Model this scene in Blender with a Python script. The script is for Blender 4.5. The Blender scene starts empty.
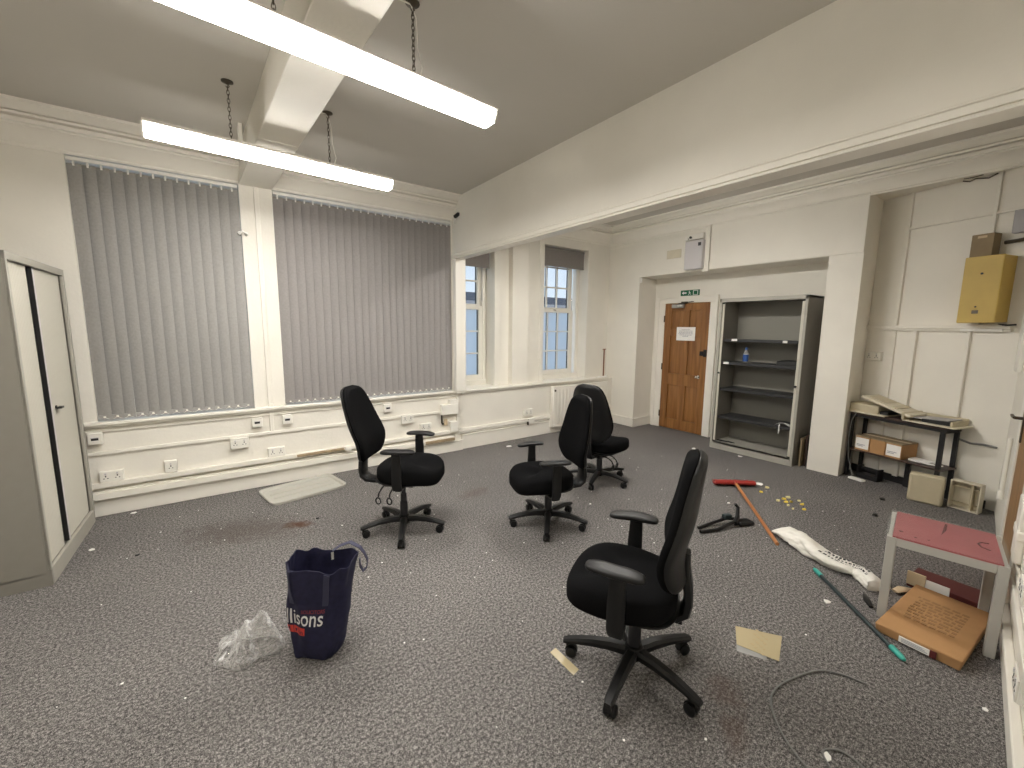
import bpy, bmesh, math, random
from mathutils import Vector, Matrix, noise
from math import sin, cos, pi, radians, sqrt, atan2
random.seed(7)
sc = bpy.context.scene
COL = sc.collection

# ------------------------------------------------------------------ materials
def new_mat(name):
    m = bpy.data.materials.new(name); m.use_nodes = True
    nt = m.node_tree; b = nt.nodes['Principled BSDF']
    return m, nt, b

def mat(name, c, rough=.6, metal=0., spec=.4, var=0., vscale=8., bump=0., bscale=60., detail=4., coat=0.):
    m, nt, b = new_mat(name)
    b.inputs['Base Color'].default_value = (*c, 1)
    b.inputs['Roughness'].default_value = rough
    b.inputs['Metallic'].default_value = metal
    b.inputs['Specular IOR Level'].default_value = spec
    if coat: b.inputs['Coat Weight'].default_value = coat
    tc = nt.nodes.new('ShaderNodeTexCoord')
    if var:
        n = nt.nodes.new('ShaderNodeTexNoise'); n.inputs['Scale'].default_value = vscale; n.inputs['Detail'].default_value = detail
        nt.links.new(tc.outputs['Object'], n.inputs['Vector'])
        r = nt.nodes.new('ShaderNodeValToRGB')
        r.color_ramp.elements[0].position = .3; r.color_ramp.elements[1].position = .7
        r.color_ramp.elements[0].color = (*[max(0, x*(1-var)) for x in c], 1)
        r.color_ramp.elements[1].color = (*[min(1, x*(1+var)) for x in c], 1)
        nt.links.new(n.outputs['Fac'], r.inputs['Fac']); nt.links.new(r.outputs['Color'], b.inputs['Base Color'])
    if bump:
        n2 = nt.nodes.new('ShaderNodeTexNoise'); n2.inputs['Scale'].default_value = bscale; n2.inputs['Detail'].default_value = 3
        nt.links.new(tc.outputs['Object'], n2.inputs['Vector'])
        bp = nt.nodes.new('ShaderNodeBump'); bp.inputs['Strength'].default_value = bump; bp.inputs['Distance'].default_value = .01
        nt.links.new(n2.outputs['Fac'], bp.inputs['Height']); nt.links.new(bp.outputs['Normal'], b.inputs['Normal'])
    return m

def mat_emit(name, c, s):
    m, nt, b = new_mat(name)
    b.inputs['Base Color'].default_value = (.8, .8, .8, 1)
    b.inputs['Emission Color'].default_value = (*c, 1); b.inputs['Emission Strength'].default_value = s
    return m

def mat_wood(name, c1, c2, axis='Z', scale=2.2):
    m, nt, b = new_mat(name)
    tc = nt.nodes.new('ShaderNodeTexCoord'); mp = nt.nodes.new('ShaderNodeMapping')
    sc_ = {'Z': (9, 9, .7), 'X': (.7, 9, 9), 'Y': (9, .7, 9)}[axis]
    mp.inputs['Scale'].default_value = sc_
    nt.links.new(tc.outputs['Object'], mp.inputs['Vector'])
    n = nt.nodes.new('ShaderNodeTexNoise'); n.inputs['Scale'].default_value = scale; n.inputs['Detail'].default_value = 6; n.inputs['Distortion'].default_value = .7
    nt.links.new(mp.outputs['Vector'], n.inputs['Vector'])
    r = nt.nodes.new('ShaderNodeValToRGB'); r.color_ramp.elements[0].position = .32; r.color_ramp.elements[1].position = .68
    r.color_ramp.elements[0].color = (*c1, 1); r.color_ramp.elements[1].color = (*c2, 1)
    nt.links.new(n.outputs['Fac'], r.inputs['Fac']); nt.links.new(r.outputs['Color'], b.inputs['Base Color'])
    b.inputs['Roughness'].default_value = .42
    return m

def mat_film(name, c, alpha, rough=.15, spec=.5):
    m, nt, b = new_mat(name)
    b.inputs['Base Color'].default_value = (*c, 1); b.inputs['Roughness'].default_value = rough
    b.inputs['Specular IOR Level'].default_value = spec
    t = nt.nodes.new('ShaderNodeBsdfTransparent'); mx = nt.nodes.new('ShaderNodeMixShader'); mx.inputs[0].default_value = alpha
    nt.links.new(t.outputs[0], mx.inputs[1]); nt.links.new(b.outputs[0], mx.inputs[2])
    nt.links.new(mx.outputs[0], nt.nodes['Material Output'].inputs['Surface'])
    return m

def mat_carpet():
    m, nt, b = new_mat('carpet')
    N = nt.nodes.new; L = nt.links.new
    g = N('ShaderNodeNewGeometry')
    n = N('ShaderNodeTexNoise'); n.inputs['Scale'].default_value = 75; n.inputs['Detail'].default_value = 6; n.inputs['Roughness'].default_value = .75
    L(g.outputs['Position'], n.inputs['Vector'])
    r = N('ShaderNodeValToRGB'); e = r.color_ramp.elements
    e[0].position = .40; e[0].color = (.034, .0325, .032, 1); e[1].position = .62; e[1].color = (.43, .412, .398, 1)
    k = r.color_ramp.elements.new(.5); k.color = (.142, .135, .131, 1)
    nf = N('ShaderNodeTexNoise'); nf.inputs['Scale'].default_value = 260; nf.inputs['Detail'].default_value = 2
    L(g.outputs['Position'], nf.inputs['Vector'])
    mixn = N('ShaderNodeMath'); mixn.operation = 'MULTIPLY_ADD'; mixn.inputs[1].default_value = .45; L(nf.outputs['Fac'], mixn.inputs[0])
    half = N('ShaderNodeMath'); half.operation = 'MULTIPLY_ADD'; half.inputs[1].default_value = .62; half.inputs[2].default_value = -.035; L(n.outputs['Fac'], half.inputs[0]); L(half.outputs[0], mixn.inputs[2])
    L(mixn.outputs[0], r.inputs['Fac'])
    # broad worn patches
    n2 = N('ShaderNodeTexNoise'); n2.inputs['Scale'].default_value = 1.1; n2.inputs['Detail'].default_value = 3
    L(g.outputs['Position'], n2.inputs['Vector'])
    r2 = N('ShaderNodeValToRGB'); r2.color_ramp.elements[0].position = .3; r2.color_ramp.elements[1].position = .7
    r2.color_ramp.elements[0].color = (.86, .85, .85, 1); r2.color_ramp.elements[1].color = (1.04, 1.03, 1.02, 1)
    L(n2.outputs['Fac'], r2.inputs['Fac'])
    mul = N('ShaderNodeMix'); mul.data_type = 'RGBA'; mul.blend_type = 'MULTIPLY'; mul.inputs[0].default_value = 1
    L(r.outputs['Color'], mul.inputs[6]); L(r2.outputs['Color'], mul.inputs[7])
    last = mul.outputs[2]
    # spilled stains with outlines of their own: (x, y, half length, half width, turn, colour, strength)
    for (x, y, a, bb, rot, c, s) in ((.47, 3.60, .13, .075, -.5, (.080, .036, .019), .9), (.12, 3.72, .55, .28, -.45, (.075, .060, .050), .5),
                                     (1.60, .66, .14, .07, .4, (.09, .055, .04), .40), (1.98, 3.35, .22, .12, .2, (.10, .075, .06), .4), (1.75, .78, .14, .09, .5, (.10, .06, .045), .35)):
        mp = N('ShaderNodeMapping'); mp.vector_type = 'TEXTURE'
        mp.inputs['Location'].default_value = (x, y, 0); mp.inputs['Rotation'].default_value = (0, 0, rot); mp.inputs['Scale'].default_value = (a, bb, 1)
        L(g.outputs['Position'], mp.inputs['Vector'])
        ln = N('ShaderNodeVectorMath'); ln.operation = 'LENGTH'; L(mp.outputs['Vector'], ln.inputs[0])
        n3 = N('ShaderNodeTexNoise'); n3.inputs['Scale'].default_value = 14; n3.inputs['Detail'].default_value = 4; L(g.outputs['Position'], n3.inputs['Vector'])
        ad = N('ShaderNodeMath'); ad.operation = 'MULTIPLY_ADD'; ad.inputs[1].default_value = 1.5; L(n3.outputs['Fac'], ad.inputs[0]); L(ln.outputs['Value'], ad.inputs[2])
        mr = N('ShaderNodeMapRange'); mr.inputs['From Min'].default_value = 1.05; mr.inputs['From Max'].default_value = 1.75
        mr.inputs['To Min'].default_value = s; mr.inputs['To Max'].default_value = 0
        L(ad.outputs[0], mr.inputs['Value'])
        mx = N('ShaderNodeMix'); mx.data_type = 'RGBA'; L(mr.outputs[0], mx.inputs[0]); L(last, mx.inputs[6]); mx.inputs[7].default_value = (*c, 1)
        last = mx.outputs[2]
    L(last, b.inputs['Base Color']); b.inputs['Roughness'].default_value = .95; b.inputs['Specular IOR Level'].default_value = .1
    bp = N('ShaderNodeBump'); bp.inputs['Strength'].default_value = .6; bp.inputs['Distance'].default_value = .004
    L(mixn.outputs[0], bp.inputs['Height']); L(bp.outputs['Normal'], b.inputs['Normal'])
    return m

MT = dict(
    wall=mat('wall paint', (.79, .76, .69), .55, var=.03, vscale=2.5, bump=.12, bscale=40),
    trim=mat('trim gloss paint', (.82, .79, .72), .35, var=.02, vscale=4),
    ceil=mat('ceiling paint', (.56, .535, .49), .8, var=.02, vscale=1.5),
    carpet=mat_carpet(),
    slat=mat('blind fabric grey', (.345, .336, .322), .85, var=.06, vscale=60, bump=.1, bscale=200),
    slat2=mat('blind fabric mauve grey', (.285, .267, .262), .85, var=.06, vscale=60, bump=.1, bscale=200),
    roller=mat('roller blind taupe', (.23, .21, .20), .85, var=.04, vscale=30),
    whiteplastic=mat('white plastic', (.80, .78, .72), .35),
    greyplastic=mat('pale grey plastic', (.58, .56, .57), .4),
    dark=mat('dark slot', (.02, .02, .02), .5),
    cab=mat('cabinet grey paint', (.38, .365, .32), .42, var=.02, vscale=20),
    cabside=mat('cabinet darker grey', (.265, .25, .222), .45, var=.02, vscale=20),  # carcass grey, darker than the front frame
    tamb=mat('tambour shutter', (.56, .54, .47), .45),
    cabin=mat('cabinet inside', (.24, .23, .20), .5),
    shelfblack=mat('black shelf', (.03, .03, .032), .45),
    fabric=mat('black chair fabric', (.0055, .0055, .006), .95, spec=.06, var=.3, vscale=300, bump=.15, bscale=500),
    chplastic=mat('black chair plastic', (.010, .010, .0105), .40, spec=.3, bump=.05, bscale=400),
    chmetal=mat('chair column metal', (.05, .05, .055), .35, metal=.6),
    steel=mat('dull steel', (.42, .41, .40), .35, metal=.9),
    chrome=mat('polished chrome', (.75, .73, .70), .15, metal=1),
    oldmetal=mat('tarnished brass', (.10, .085, .065), .45, metal=.7),
    door=mat_wood('door oak varnish', (.185, .076, .021), (.32, .148, .045), 'Z'),
    doordark=mat_wood('dark door wood', (.23, .12, .045), (.33, .18, .07), 'Z'),
    handlewood=mat_wood('orange wood handle', (.36, .13, .045), (.50, .22, .08), 'X', 4),
    redplastic=mat('red broom plastic', (.33, .035, .028), .4),
    bristle=mat('red bristles', (.25, .03, .025), .8),
    navy=mat('navy bag fabric', (.014, .014, .045), .75, var=.2, vscale=40, bump=.25, bscale=25),
    strap=mat('navy strap webbing', (.045, .046, .088), .7, bump=.2, bscale=300),
    printwhite=mat('white print', (.75, .75, .76), .6),
    printred=mat('red print', (.62, .06, .05), .6),
    printdullred=mat('dull red print', (.25, .035, .05), .6),
    clear=mat_film('clear polythene', (.95, .95, .94), .20, .10, 1.0),
    clearedge=mat_film('glass sheet', (.75, .85, .80), .07, .08, .5),
    cover=mat_film('frosted diffuser cover', (.72, .71, .64), .50, .3),
    sack=mat('white woven sack', (.78, .76, .70), .6, var=.05, vscale=25, bump=.3, bscale=30),
    ink=mat('black ink', (.03, .03, .032), .7),
    greyink=mat('grey ink', (.30, .31, .36), .7),
    tapeprint=mat('faint tape print', (.40, .31, .17), .8),
    paper=mat('white paper', (.84, .83, .80), .7),
    pole=mat('dark green pole', (.022, .034, .036), .4),
    teal=mat('teal plastic', (.045, .36, .30), .4),
    yellowbox=mat('mustard painted metal', (.52, .37, .10), .5, var=.06, vscale=6),
    card=mat('brown cardboard', (.43, .24, .105), .8, var=.08, vscale=9),
    cardprint=mat('faded brown print', (.33, .19, .085), .8),
    carddull=mat('dull cardboard', (.27, .205, .125), .8, var=.08, vscale=9),
    cardcream=mat('cream cardboard', (.60, .48, .32), .8),
    burgundy=mat('burgundy card', (.10, .018, .018), .6),
    greypaint=mat('grey painted steel', (.43, .42, .39), .4),
    beige=mat('aged beige plastic', (.50, .44, .31), .5, var=.04, vscale=10),
    beigelt=mat('pale beige plastic', (.62, .57, .45), .5, var=.04, vscale=10),
    darkwood=mat_wood('dark brown board', (.035, .018, .014), (.065, .035, .026), 'Y'),
    blacksteel=mat('black steel', (.018, .017, .018), .5, metal=.2),
    tape=mat_film('clear parcel tape', (.56, .47, .29), .78, .2),
    tapeclear=mat_film('clear tape edge', (.7, .7, .68), .35, .2),
    cable=mat('grey cable', (.19, .19, .185), .6),
    greycase=mat('grey box', (.36, .35, .36), .5),
    yellowbit=mat('yellow foam scrap', (.72, .55, .08), .8),
    creambit=mat('pale yellow scrap', (.75, .68, .36), .8),
    green=mat('exit sign green', (.008, .11, .05), .5),
    blue=mat('blue bottle label', (.03, .09, .30), .4),
    copper=mat('brown copper pipe', (.22, .09, .05), .45, metal=.4),
    timber=mat('bare timber batten', (.34, .26, .16), .7, var=.2, vscale=20),
    brick=mat('neighbour brick', (.20, .17, .16), .9, var=.2, vscale=8),
    slate=mat('neighbour slate', (.09, .09, .11), .8),
    lampwhite=mat('lamp housing white', (.78, .75, .69), .4),
    diff=mat_emit('lit diffuser', (1.0, .962, .90), 98.0), diffside=mat_emit('lit diffuser sides', (1.0, .962, .90), 18.0), difftiredside=mat_emit('dim diffuser sides', (1.0, .962, .90), 9.0), difftired=mat_emit('dim diffuser', (1.0, .962, .90), 24.0), diffbay=mat_emit('lit bay panel', (1.0, .962, .90), 125.0), diffbayside=mat_emit('lit bay sides', (1.0, .962, .90), 42.0),
)

def mat_obscure():
    m, nt, b = new_mat('obscured glass')
    N = nt.nodes.new; L = nt.links.new
    tl = N('ShaderNodeBsdfTranslucent'); tl.inputs['Color'].default_value = (.88, .91, .93, 1)
    gl = N('ShaderNodeBsdfGlossy'); gl.inputs['Roughness'].default_value = .25; gl.inputs['Color'].default_value = (.9, .9, .9, 1)
    mx = N('ShaderNodeMixShader'); mx.inputs[0].default_value = .06
    L(tl.outputs[0], mx.inputs[1]); L(gl.outputs[0], mx.inputs[2]); L(mx.outputs[0], nt.nodes['Material Output'].inputs['Surface'])
    return m
MT['obscure'] = mat_obscure()
MT['pane'] = mat_film('window pane', (.8, .85, .9), .06, .02, .5)

def mat_poly():
    m, nt, b = new_mat('clear polythene')
    N = nt.nodes.new; L = nt.links.new
    b.inputs['Base Color'].default_value = (.95, .95, .94, 1); b.inputs['Roughness'].default_value = .12; b.inputs['Specular IOR Level'].default_value = .9
    t = N('ShaderNodeBsdfTransparent'); mx = N('ShaderNodeMixShader'); lw = N('ShaderNodeLayerWeight'); lw.inputs['Blend'].default_value = .35
    tc = N('ShaderNodeTexCoord'); vn = N('ShaderNodeTexNoise'); vn.inputs['Scale'].default_value = 22; vn.inputs['Detail'].default_value = 5; vn.inputs['Distortion'].default_value = 1.5
    L(tc.outputs['Object'], vn.inputs['Vector'])
    r = N('ShaderNodeMapRange'); r.inputs['From Min'].default_value = .48; r.inputs['From Max'].default_value = .72; r.inputs['To Min'].default_value = .03; r.inputs['To Max'].default_value = .34; L(vn.outputs['Fac'], r.inputs['Value'])
    a = N('ShaderNodeMath'); a.operation = 'MULTIPLY_ADD'; a.inputs[1].default_value = .55; L(lw.outputs['Facing'], a.inputs[0]); L(r.outputs[0], a.inputs[2])
    bp = N('ShaderNodeBump'); bp.inputs['Strength'].default_value = .8; bp.inputs['Distance'].default_value = .02; L(vn.outputs['Fac'], bp.inputs['Height']); L(bp.outputs['Normal'], b.inputs['Normal'])
    L(a.outputs[0], mx.inputs[0]); L(t.outputs[0], mx.inputs[1]); L(b.outputs[0], mx.inputs[2]); L(mx.outputs[0], nt.nodes['Material Output'].inputs['Surface'])
    return m
MT['poly'] = mat_poly()

def mat_redtop():
    m, nt, b = new_mat('red table sheet')
    N = nt.nodes.new; L = nt.links.new
    tc = N('ShaderNodeTexCoord'); n = N('ShaderNodeTexNoise'); n.inputs['Scale'].default_value = 7; n.inputs['Detail'].default_value = 4
    L(tc.outputs['Object'], n.inputs['Vector'])
    r = N('ShaderNodeValToRGB'); r.color_ramp.elements[0].position = .3; r.color_ramp.elements[1].position = .75
    r.color_ramp.elements[0].color = (.30, .062, .076, 1); r.color_ramp.elements[1].color = (.37, .09, .10, 1)
    L(n.outputs['Fac'], r.inputs['Fac']); L(r.outputs['Color'], b.inputs['Base Color']); b.inputs['Roughness'].default_value = .5
    return m
MT['redtop'] = mat_redtop()
MT['redmark'] = mat('dark red scuff', (.10, .014, .018), .6)

# ------------------------------------------------------------------ mesh builder
class MB:
    def __init__(s): s.bm = bmesh.new(); s.T = Matrix.Identity(4)
    def v(s, p): return s.bm.verts.new(s.T @ Vector(p))
    def f(s, vs):
        try: return s.bm.faces.new(vs)
        except ValueError: return None
    def box(s, x0, x1, y0, y1, z0, z1):
        P = [s.v((x, y, z)) for z in (z0, z1) for y in (y0, y1) for x in (x0, x1)]
        for q in ((0, 2, 3, 1), (4, 5, 7, 6), (0, 1, 5, 4), (2, 6, 7, 3), (0, 4, 6, 2), (1, 3, 7, 5)): s.f([P[i] for i in q])
        return s
    def hexa(s, P8):   # bottom four then top four, each in ring order
        P = [s.v(p) for p in P8]
        s.f(P[:4][::-1]); s.f(P[4:])
        for i in range(4): j = (i+1) % 4; s.f([P[i], P[j], P[j+4], P[i+4]])
        return s
    def loft(s, rings, cap0=True, cap1=True, closed=True):
        R = [[s.v(p) for p in r] for r in rings]; n = len(R[0])
        for a, b in zip(R, R[1:]):
            for i in range(n if closed else n-1):
                j = (i+1) % n; s.f([a[i], a[j], b[j], b[i]])
        if cap0: s.f(R[0][::-1])
        if cap1: s.f(R[-1])
        return s
    def cyl(s, p0, p1, r0, r1=None, seg=14):
        return s.tube([p0, p1], [r0, r0 if r1 is None else r1], seg)
    def tube(s, pts, r, seg=8, flat=1.0, twist=0.0):
        pts = [Vector(p) for p in pts]; n = len(pts)
        if not hasattr(r, '__len__'): r = [r]*n
        rings = []; up = None
        for i, p in enumerate(pts):
            t = (pts[min(i+1, n-1)] - pts[max(i-1, 0)]).normalized()
            if up is None:
                up = Vector((0, 0, 1)) if abs(t.z) < .9 else Vector((1, 0, 0))
            a = t.cross(up).normalized(); up = a.cross(t).normalized(); tw = twist*i/max(1, n-1)
            rings.append([p + r[i]*(cos(q)*(a*cos(tw)+up*sin(tw)) + flat*sin(q)*(up*cos(tw)-a*sin(tw))) for q in [2*pi*k/seg for k in range(seg)]])
        return s.loft(rings)
    def prism(s, poly, fn, d0, d1):   # polygon in 2-D pushed through fn(a, b, d)
        return s.loft([[fn(a, b, d) for a, b in poly] for d in (d0, d1)])
    def lathe(s, prof, c=(0, 0, 0), seg=20):
        return s.loft([[(c[0]+r*cos(2*pi*k/seg), c[1]+r*sin(2*pi*k/seg), c[2]+z) for k in range(seg)] for r, z in prof])
    def ring(s, c, R, r, ax, seg=14, ms=6):   # a closed torus link; ax = two unit vectors of its plane with its stretch
        c = Vector(c); u, w = Vector(ax[0]), Vector(ax[1]); nn = u.cross(w).normalized(); rr = []
        for i in range(seg):
            q = 2*pi*i/seg; d = u*cos(q)+w*sin(q); dn = d.normalized()
            rr.append([s.v(c + R*d + r*(cos(k)*dn + sin(k)*nn)) for k in [2*pi*j/ms for j in range(ms)]])
        for i in range(seg):
            a, b = rr[i], rr[(i+1) % seg]
            for j in range(ms): s.f([a[j], a[(j+1) % ms], b[(j+1) % ms], b[j]])
        return s
    def mesh(s, name, m, smooth=True, angle=35):
        bmesh.ops.recalc_face_normals(s.bm, faces=s.bm.faces)
        me = bpy.data.meshes.new(name); s.bm.to_mesh(me); s.bm.free()
        me.materials.append(m)
        if smooth:
            me.shade_smooth(); me.set_sharp_from_angle(angle=radians(angle))
        return me
    def build(s, name, m, parent=None, bevel=0, smooth=True, angle=35, seg=2):
        o = bpy.data.objects.new(name, s.mesh(name, MT[m] if isinstance(m, str) else m, smooth, angle)); COL.objects.link(o)
        if parent is not None: o.parent = parent
        if bevel:
            b = o.modifiers.new('edge', 'BEVEL'); b.width = bevel; b.segments = seg; b.limit_method = 'ANGLE'; b.angle_limit = radians(40)
        return o

def bx(*a): return MB().box(*a)
def tag(o, label, cat, group=None, kind=None):
    o['label'] = label; o['category'] = cat
    if group: o['group'] = group
    if kind: o['kind'] = kind
    return o
def thing(name, label, cat, loc=(0, 0, 0), rz=0, group=None):
    o = bpy.data.objects.new(name, None); COL.objects.link(o); o.empty_display_size = .1
    o.location = loc; o.rotation_euler = (0, 0, rz)
    return tag(o, label, cat, group)
def struct(name, mb, m, parent=None, bevel=0, smooth=True):
    o = mb.build(name, m, parent, bevel, smooth)
    if parent is None: o['kind'] = 'structure'
    return o
def inst(name, me, parent, loc=(0, 0, 0), rz=0, label=None):
    o = bpy.data.objects.new(name, me); COL.objects.link(o); o.parent = parent; o.location = loc; o.rotation_euler = (0, 0, rz)
    if label: o['label'] = label
    return o

def text_mb(body, size, place, thick=0.0, align='CENTER', sub=0):
    """flat lettering: every point (x, y) of the font outline goes through place()"""
    cu = bpy.data.curves.new('lettering', 'FONT'); cu.body = body; cu.size = size; cu.align_x = align; cu.offset = thick; cu.resolution_u = 3
    o = bpy.data.objects.new('lettering', cu); COL.objects.link(o)
    me = bpy.data.meshes.new_from_object(o.evaluated_get(bpy.context.evaluated_depsgraph_get()))
    bpy.data.objects.remove(o); bpy.data.curves.remove(cu)
    mb = MB(); mb.bm.from_mesh(me); bpy.data.meshes.remove(me)
    if sub: bmesh.ops.subdivide_edges(mb.bm, edges=mb.bm.edges[:], cuts=sub, use_grid_fill=False); bmesh.ops.triangulate(mb.bm, faces=mb.bm.faces[:])
    for v in mb.bm.verts: v.co = Vector(place(v.co.x, v.co.y))
    return mb
# ------------------------------------------------------------------ room: X along the window wall, Y towards it, Z up (metres)
D = 4.707; YA = 4.73; YU = 4.88; XD = 2.483; XR = 5.533; XB = 5.969; ZC = 3.127; ZC2 = 3.215; XL = -1.36
AU = Vector((-.29828, -.95449, 0)); AN = Vector((-.95449, .29828, 0)); A0 = Vector((5.97, 1.474, 0))
def W(s, d, z): return A0 + AU*s + AN*d + Vector((0, 0, z))          # back wall of the alcove: along it, out into the room, up
NU = Vector((.99444, .10533, 0)); NN = Vector((-.10533, .99444, 0)); N0 = Vector((2.302, -.016, 0))
def NW(t, d, z): return N0 + NU*t + NN*d + Vector((0, 0, z))         # near wall beside the camera
def wbox(mb, fn, s0, s1, d0, d1, z0, z1):
    return mb.hexa([fn(s0, d0, z0), fn(s1, d0, z0), fn(s1, d1, z0), fn(s0, d1, z0), fn(s0, d0, z1), fn(s1, d0, z1), fn(s1, d1, z1), fn(s0, d1, z1)])

struct('floor', bx(-1.6, 6.3, -.9, 5.3, -.1, 0), 'carpet')
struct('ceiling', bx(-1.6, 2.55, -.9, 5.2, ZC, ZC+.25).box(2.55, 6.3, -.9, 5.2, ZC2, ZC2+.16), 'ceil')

# window wall with two wide openings behind the blinds, then the set-back bay wall with two sash windows
W1 = (-.80, .305); W2 = (.572, 2.455); ZW0, ZW1 = .785, 2.88
m = MB()
m.box(-1.6, W1[0], D, D+.4, 0, 3.3).box(W1[1], W2[0], D, D+.4, 0, 3.3).box(W2[1], 2.56, D, D+.4, 0, 3.3)
m.box(W1[0], W1[1], D, D+.4, 0, ZW0).box(W1[0], W1[1], D, D+.4, ZW1, 3.3)
m.box(W2[0], W2[1], D, D+.4, 0, ZW0).box(W2[0], W2[1], D, D+.4, ZW1, 3.3)
WA = (2.56, 3.20); WB = (4.10, 5.02); ZB0, ZB1 = .80, 2.83
m.box(2.56, 5.7, YA, YU+.3, 0, .765)
m.box(WA[0], WA[1], YU, YU+.3, ZB1, 3.35).box(WB[0], WB[1], YU, YU+.3, ZB1, 3.35)
m.box(WA[1], WB[0], YU, YU+.3, .765, 3.35).box(WB[1], 5.7, YU, YU+.3, .765, 3.35)
struct('wall_far', m, 'wall')
struct('wall_left', bx(XL-.2, XL, -.9, D+.1, 0, 3.3), 'wall')
m = MB(); wbox(m, NW, -3.9, 3.55, -.2, 0, 0, 3.3)
struct('wall_near', m, 'wall')
# right wall: pier, door recess, pier, alcove with a skewed back wall
m = MB()
m.box(XR, 6.3, 4.255, 5.2, 0, 3.35)
m.box(XB, 6.3, 1.62, 4.255, 0, 2.4).box(XR, 6.3, 1.474, 4.255, 2.4, 3.35)
m.box(XR, 6.3, 1.474, 1.775, 0, 2.4)
wbox(m, W, -.02, 1.36, -.25, 0, 0, 3.1)
m.box(XR, 6.3, .15, 1.474, 2.99, 3.35)
struct('wall_right', m, 'wall')
# boxed panel over the recess with its lip
struct('trim_1', bx(XR-.016, XR+.01, 1.474, 3.12, 2.405, 2.975).box(XR-.028, XR+.01, 1.474, 3.12, 2.975, 2.99).box(XR-.012, XR+.01, 3.12, 4.88, 2.905, 2.925), 'wall', bevel=.003)
# downstand beam left from the removed partition, its band and the nib below
struct('wall_partition', bx(XD, XD+.10, -.35, D+.02, 2.43, 3.24).box(XD, XD+.13, D-.085, D+.02, .765, 2.45), 'wall')
struct('trim_2', bx(XD-.020, XD+.10, -.05, D-.0, 2.442, 2.476).box(XD-.008, XD+.10, -.05, D, 2.430, 2.444).box(XD-.024, XD+.104, -.05, D, 2.420, 2.432).box(XD-.006, XD+.01, -.05, D, 2.484, 2.497).box(XD-.012, XD+.128, D-.099, D-.02, .80, 2.432), 'trim', bevel=.004)

# ceiling beam (slightly skewed like the lamps) that lands on the pier between the blinds
m = MB()
def beam(y0, y1, z0, z1, e=0.0):
    def xl(y): return .311 + (4.707-y)*.040
    def xr(y): return .571 + (4.707-y)*.0385
    m.hexa([(xl(y0)-e, y0, z0), (xr(y0)+e, y0, z0), (xr(y1)+e, y1, z0), (xl(y1)-e, y1, z0), (xl(y0)-e, y0, z1), (xr(y0)+e, y0, z1), (xr(y1)+e, y1, z1), (xl(y1)-e, y1, z1)])
beam(-.3, 4.72, 2.875, 3.2)
beam(3.50, 3.56, 2.870, 2.9); beam(3.72, 3.78, 2.870, 2.9); beam(3.9, 4.72, 2.872, 2.9, .004)
struct('trim_3', m, 'wall', bevel=.006)

o = struct('trim_16', bx(.285, .312, 3.98, 4.02, 2.90, ZC).box(.285, .312, 4.06, 4.085, 2.90, ZC), 'trim', bevel=.003)
# cornices: the profile is (distance out from the wall, height)
PC = [(0, -.257), (.012, -.257), (.016, -.245), (.012, -.232), (.03, -.20), (.06, -.165), (.095, -.14), (.105, -.137), (.110, -.125), (.128, -.122), (.130, -.098), (.104, -.096), (.104, -.086), (.150, -.082), (.152, -.068), (.128, -.066), (.128, -.058), (.155, -.055), (.16, -.05), (.20, -.03), (.215, -.026), (.235, -.02), (.235, .03), (0, .03)]
def cornice(name, fn, z, ends):
    m = MB(); m.loft([[fn(e, d, z+h) for d, h in PC] for e in ends]); return struct(name, m, 'trim')
cornice('trim_4', lambda e, d, z: (e, D-d, z), ZC, (-1.4, .315))
cornice('trim_5', lambda e, d, z: (e, D-d, z), ZC, (.57, XD+.01))
def miter_far(e, d, z): return (e if e < 5 else XR-d, YU-d, z)
cornice('trim_6', miter_far, ZC2, (2.58, 5.5))
def miter_right(e, d, z): return (XR-d, e if e < 4.5 else YU-d, z)
cornice('trim_7', miter_right, ZC2, (.1, 4.8))

# skirtings, sills, dado trunking of the window wall
m = MB().box(-1.36, 2.60, D-.022, D, 0, .128).box(-1.36, 2.60, D-.030, D, .122, .140)
m.box(2.60, XR, YA-.022, YA, 0, .185).box(2.60, XR, YA-.03, YA, .178, .20)
struct('baseboard_far', m, 'trim', bevel=.004)
m = MB().box(XR-.02, XR, 4.235, YA, 0, .13).box(XR-.024, XR, 4.231, YA, .12, .145).box(XR-.02, XB, 4.237, 4.255, 0, .13).box(XR-.024, XB, 4.231, 4.255, .12, .145)
struct('baseboard_right', m, 'trim', bevel=.004)
m = MB(); wbox(m, NW, -3.6, 1.05, 0, .02, 0, .14); wbox(m, NW, -3.6, 1.05, 0, .032, .14, .17)
struct('baseboard_near', m, 'trim', bevel=.005)
m = MB(); wbox(m, W, .0, 1.13, 0, .02, 0, .075)
struct('trim_8', m, 'blacksteel')
# window boards
m = MB().box(-1.0, 2.50, D-.05, D+.30, .772, .80).box(-1.0, 2.50, D-.03, D, .752, .775).box(-1.36, -.98, D-.03, D, .752, .80)
m.box(2.45, 5.40, YA-.045, YU+.24, .765, .79).box(2.60, 5.40, YA-.02, YA, .735, .768)
struct('trim_9', m, 'trim', bevel=.006)
# surface trunking runs along the wall: things fixed to it sit on these
m = MB().box(-1.36, 2.31, D-.018, D, .522, .552).box(-1.36, 2.50, D-.014, D, .712, .735)
m.box(-1.36, 2.52, D-.05, D, .248, .29).box(-1.36, 2.46, D-.055, D, .148, .205).box(-1.36, 2.46, D-.03, D, .205, .222)
struct('trim_10', m, 'trim', bevel=.004)
struct('trim_11', bx(2.54, 4.13, YA-.035, YA, .235, .285).box(2.54, 4.13, YA-.03, YA, .215, .228), 'trim', bevel=.004)
struct('trim_12', bx(.42, .455, D-.018, D, .55, 2.87).box(.452, .462, D-.010, D, .80, 2.87), 'trim', bevel=.003)
struct('trim_13', bx(.418, .462, D-.028, D, .772, .83), 'trim', bevel=.004)
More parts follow.
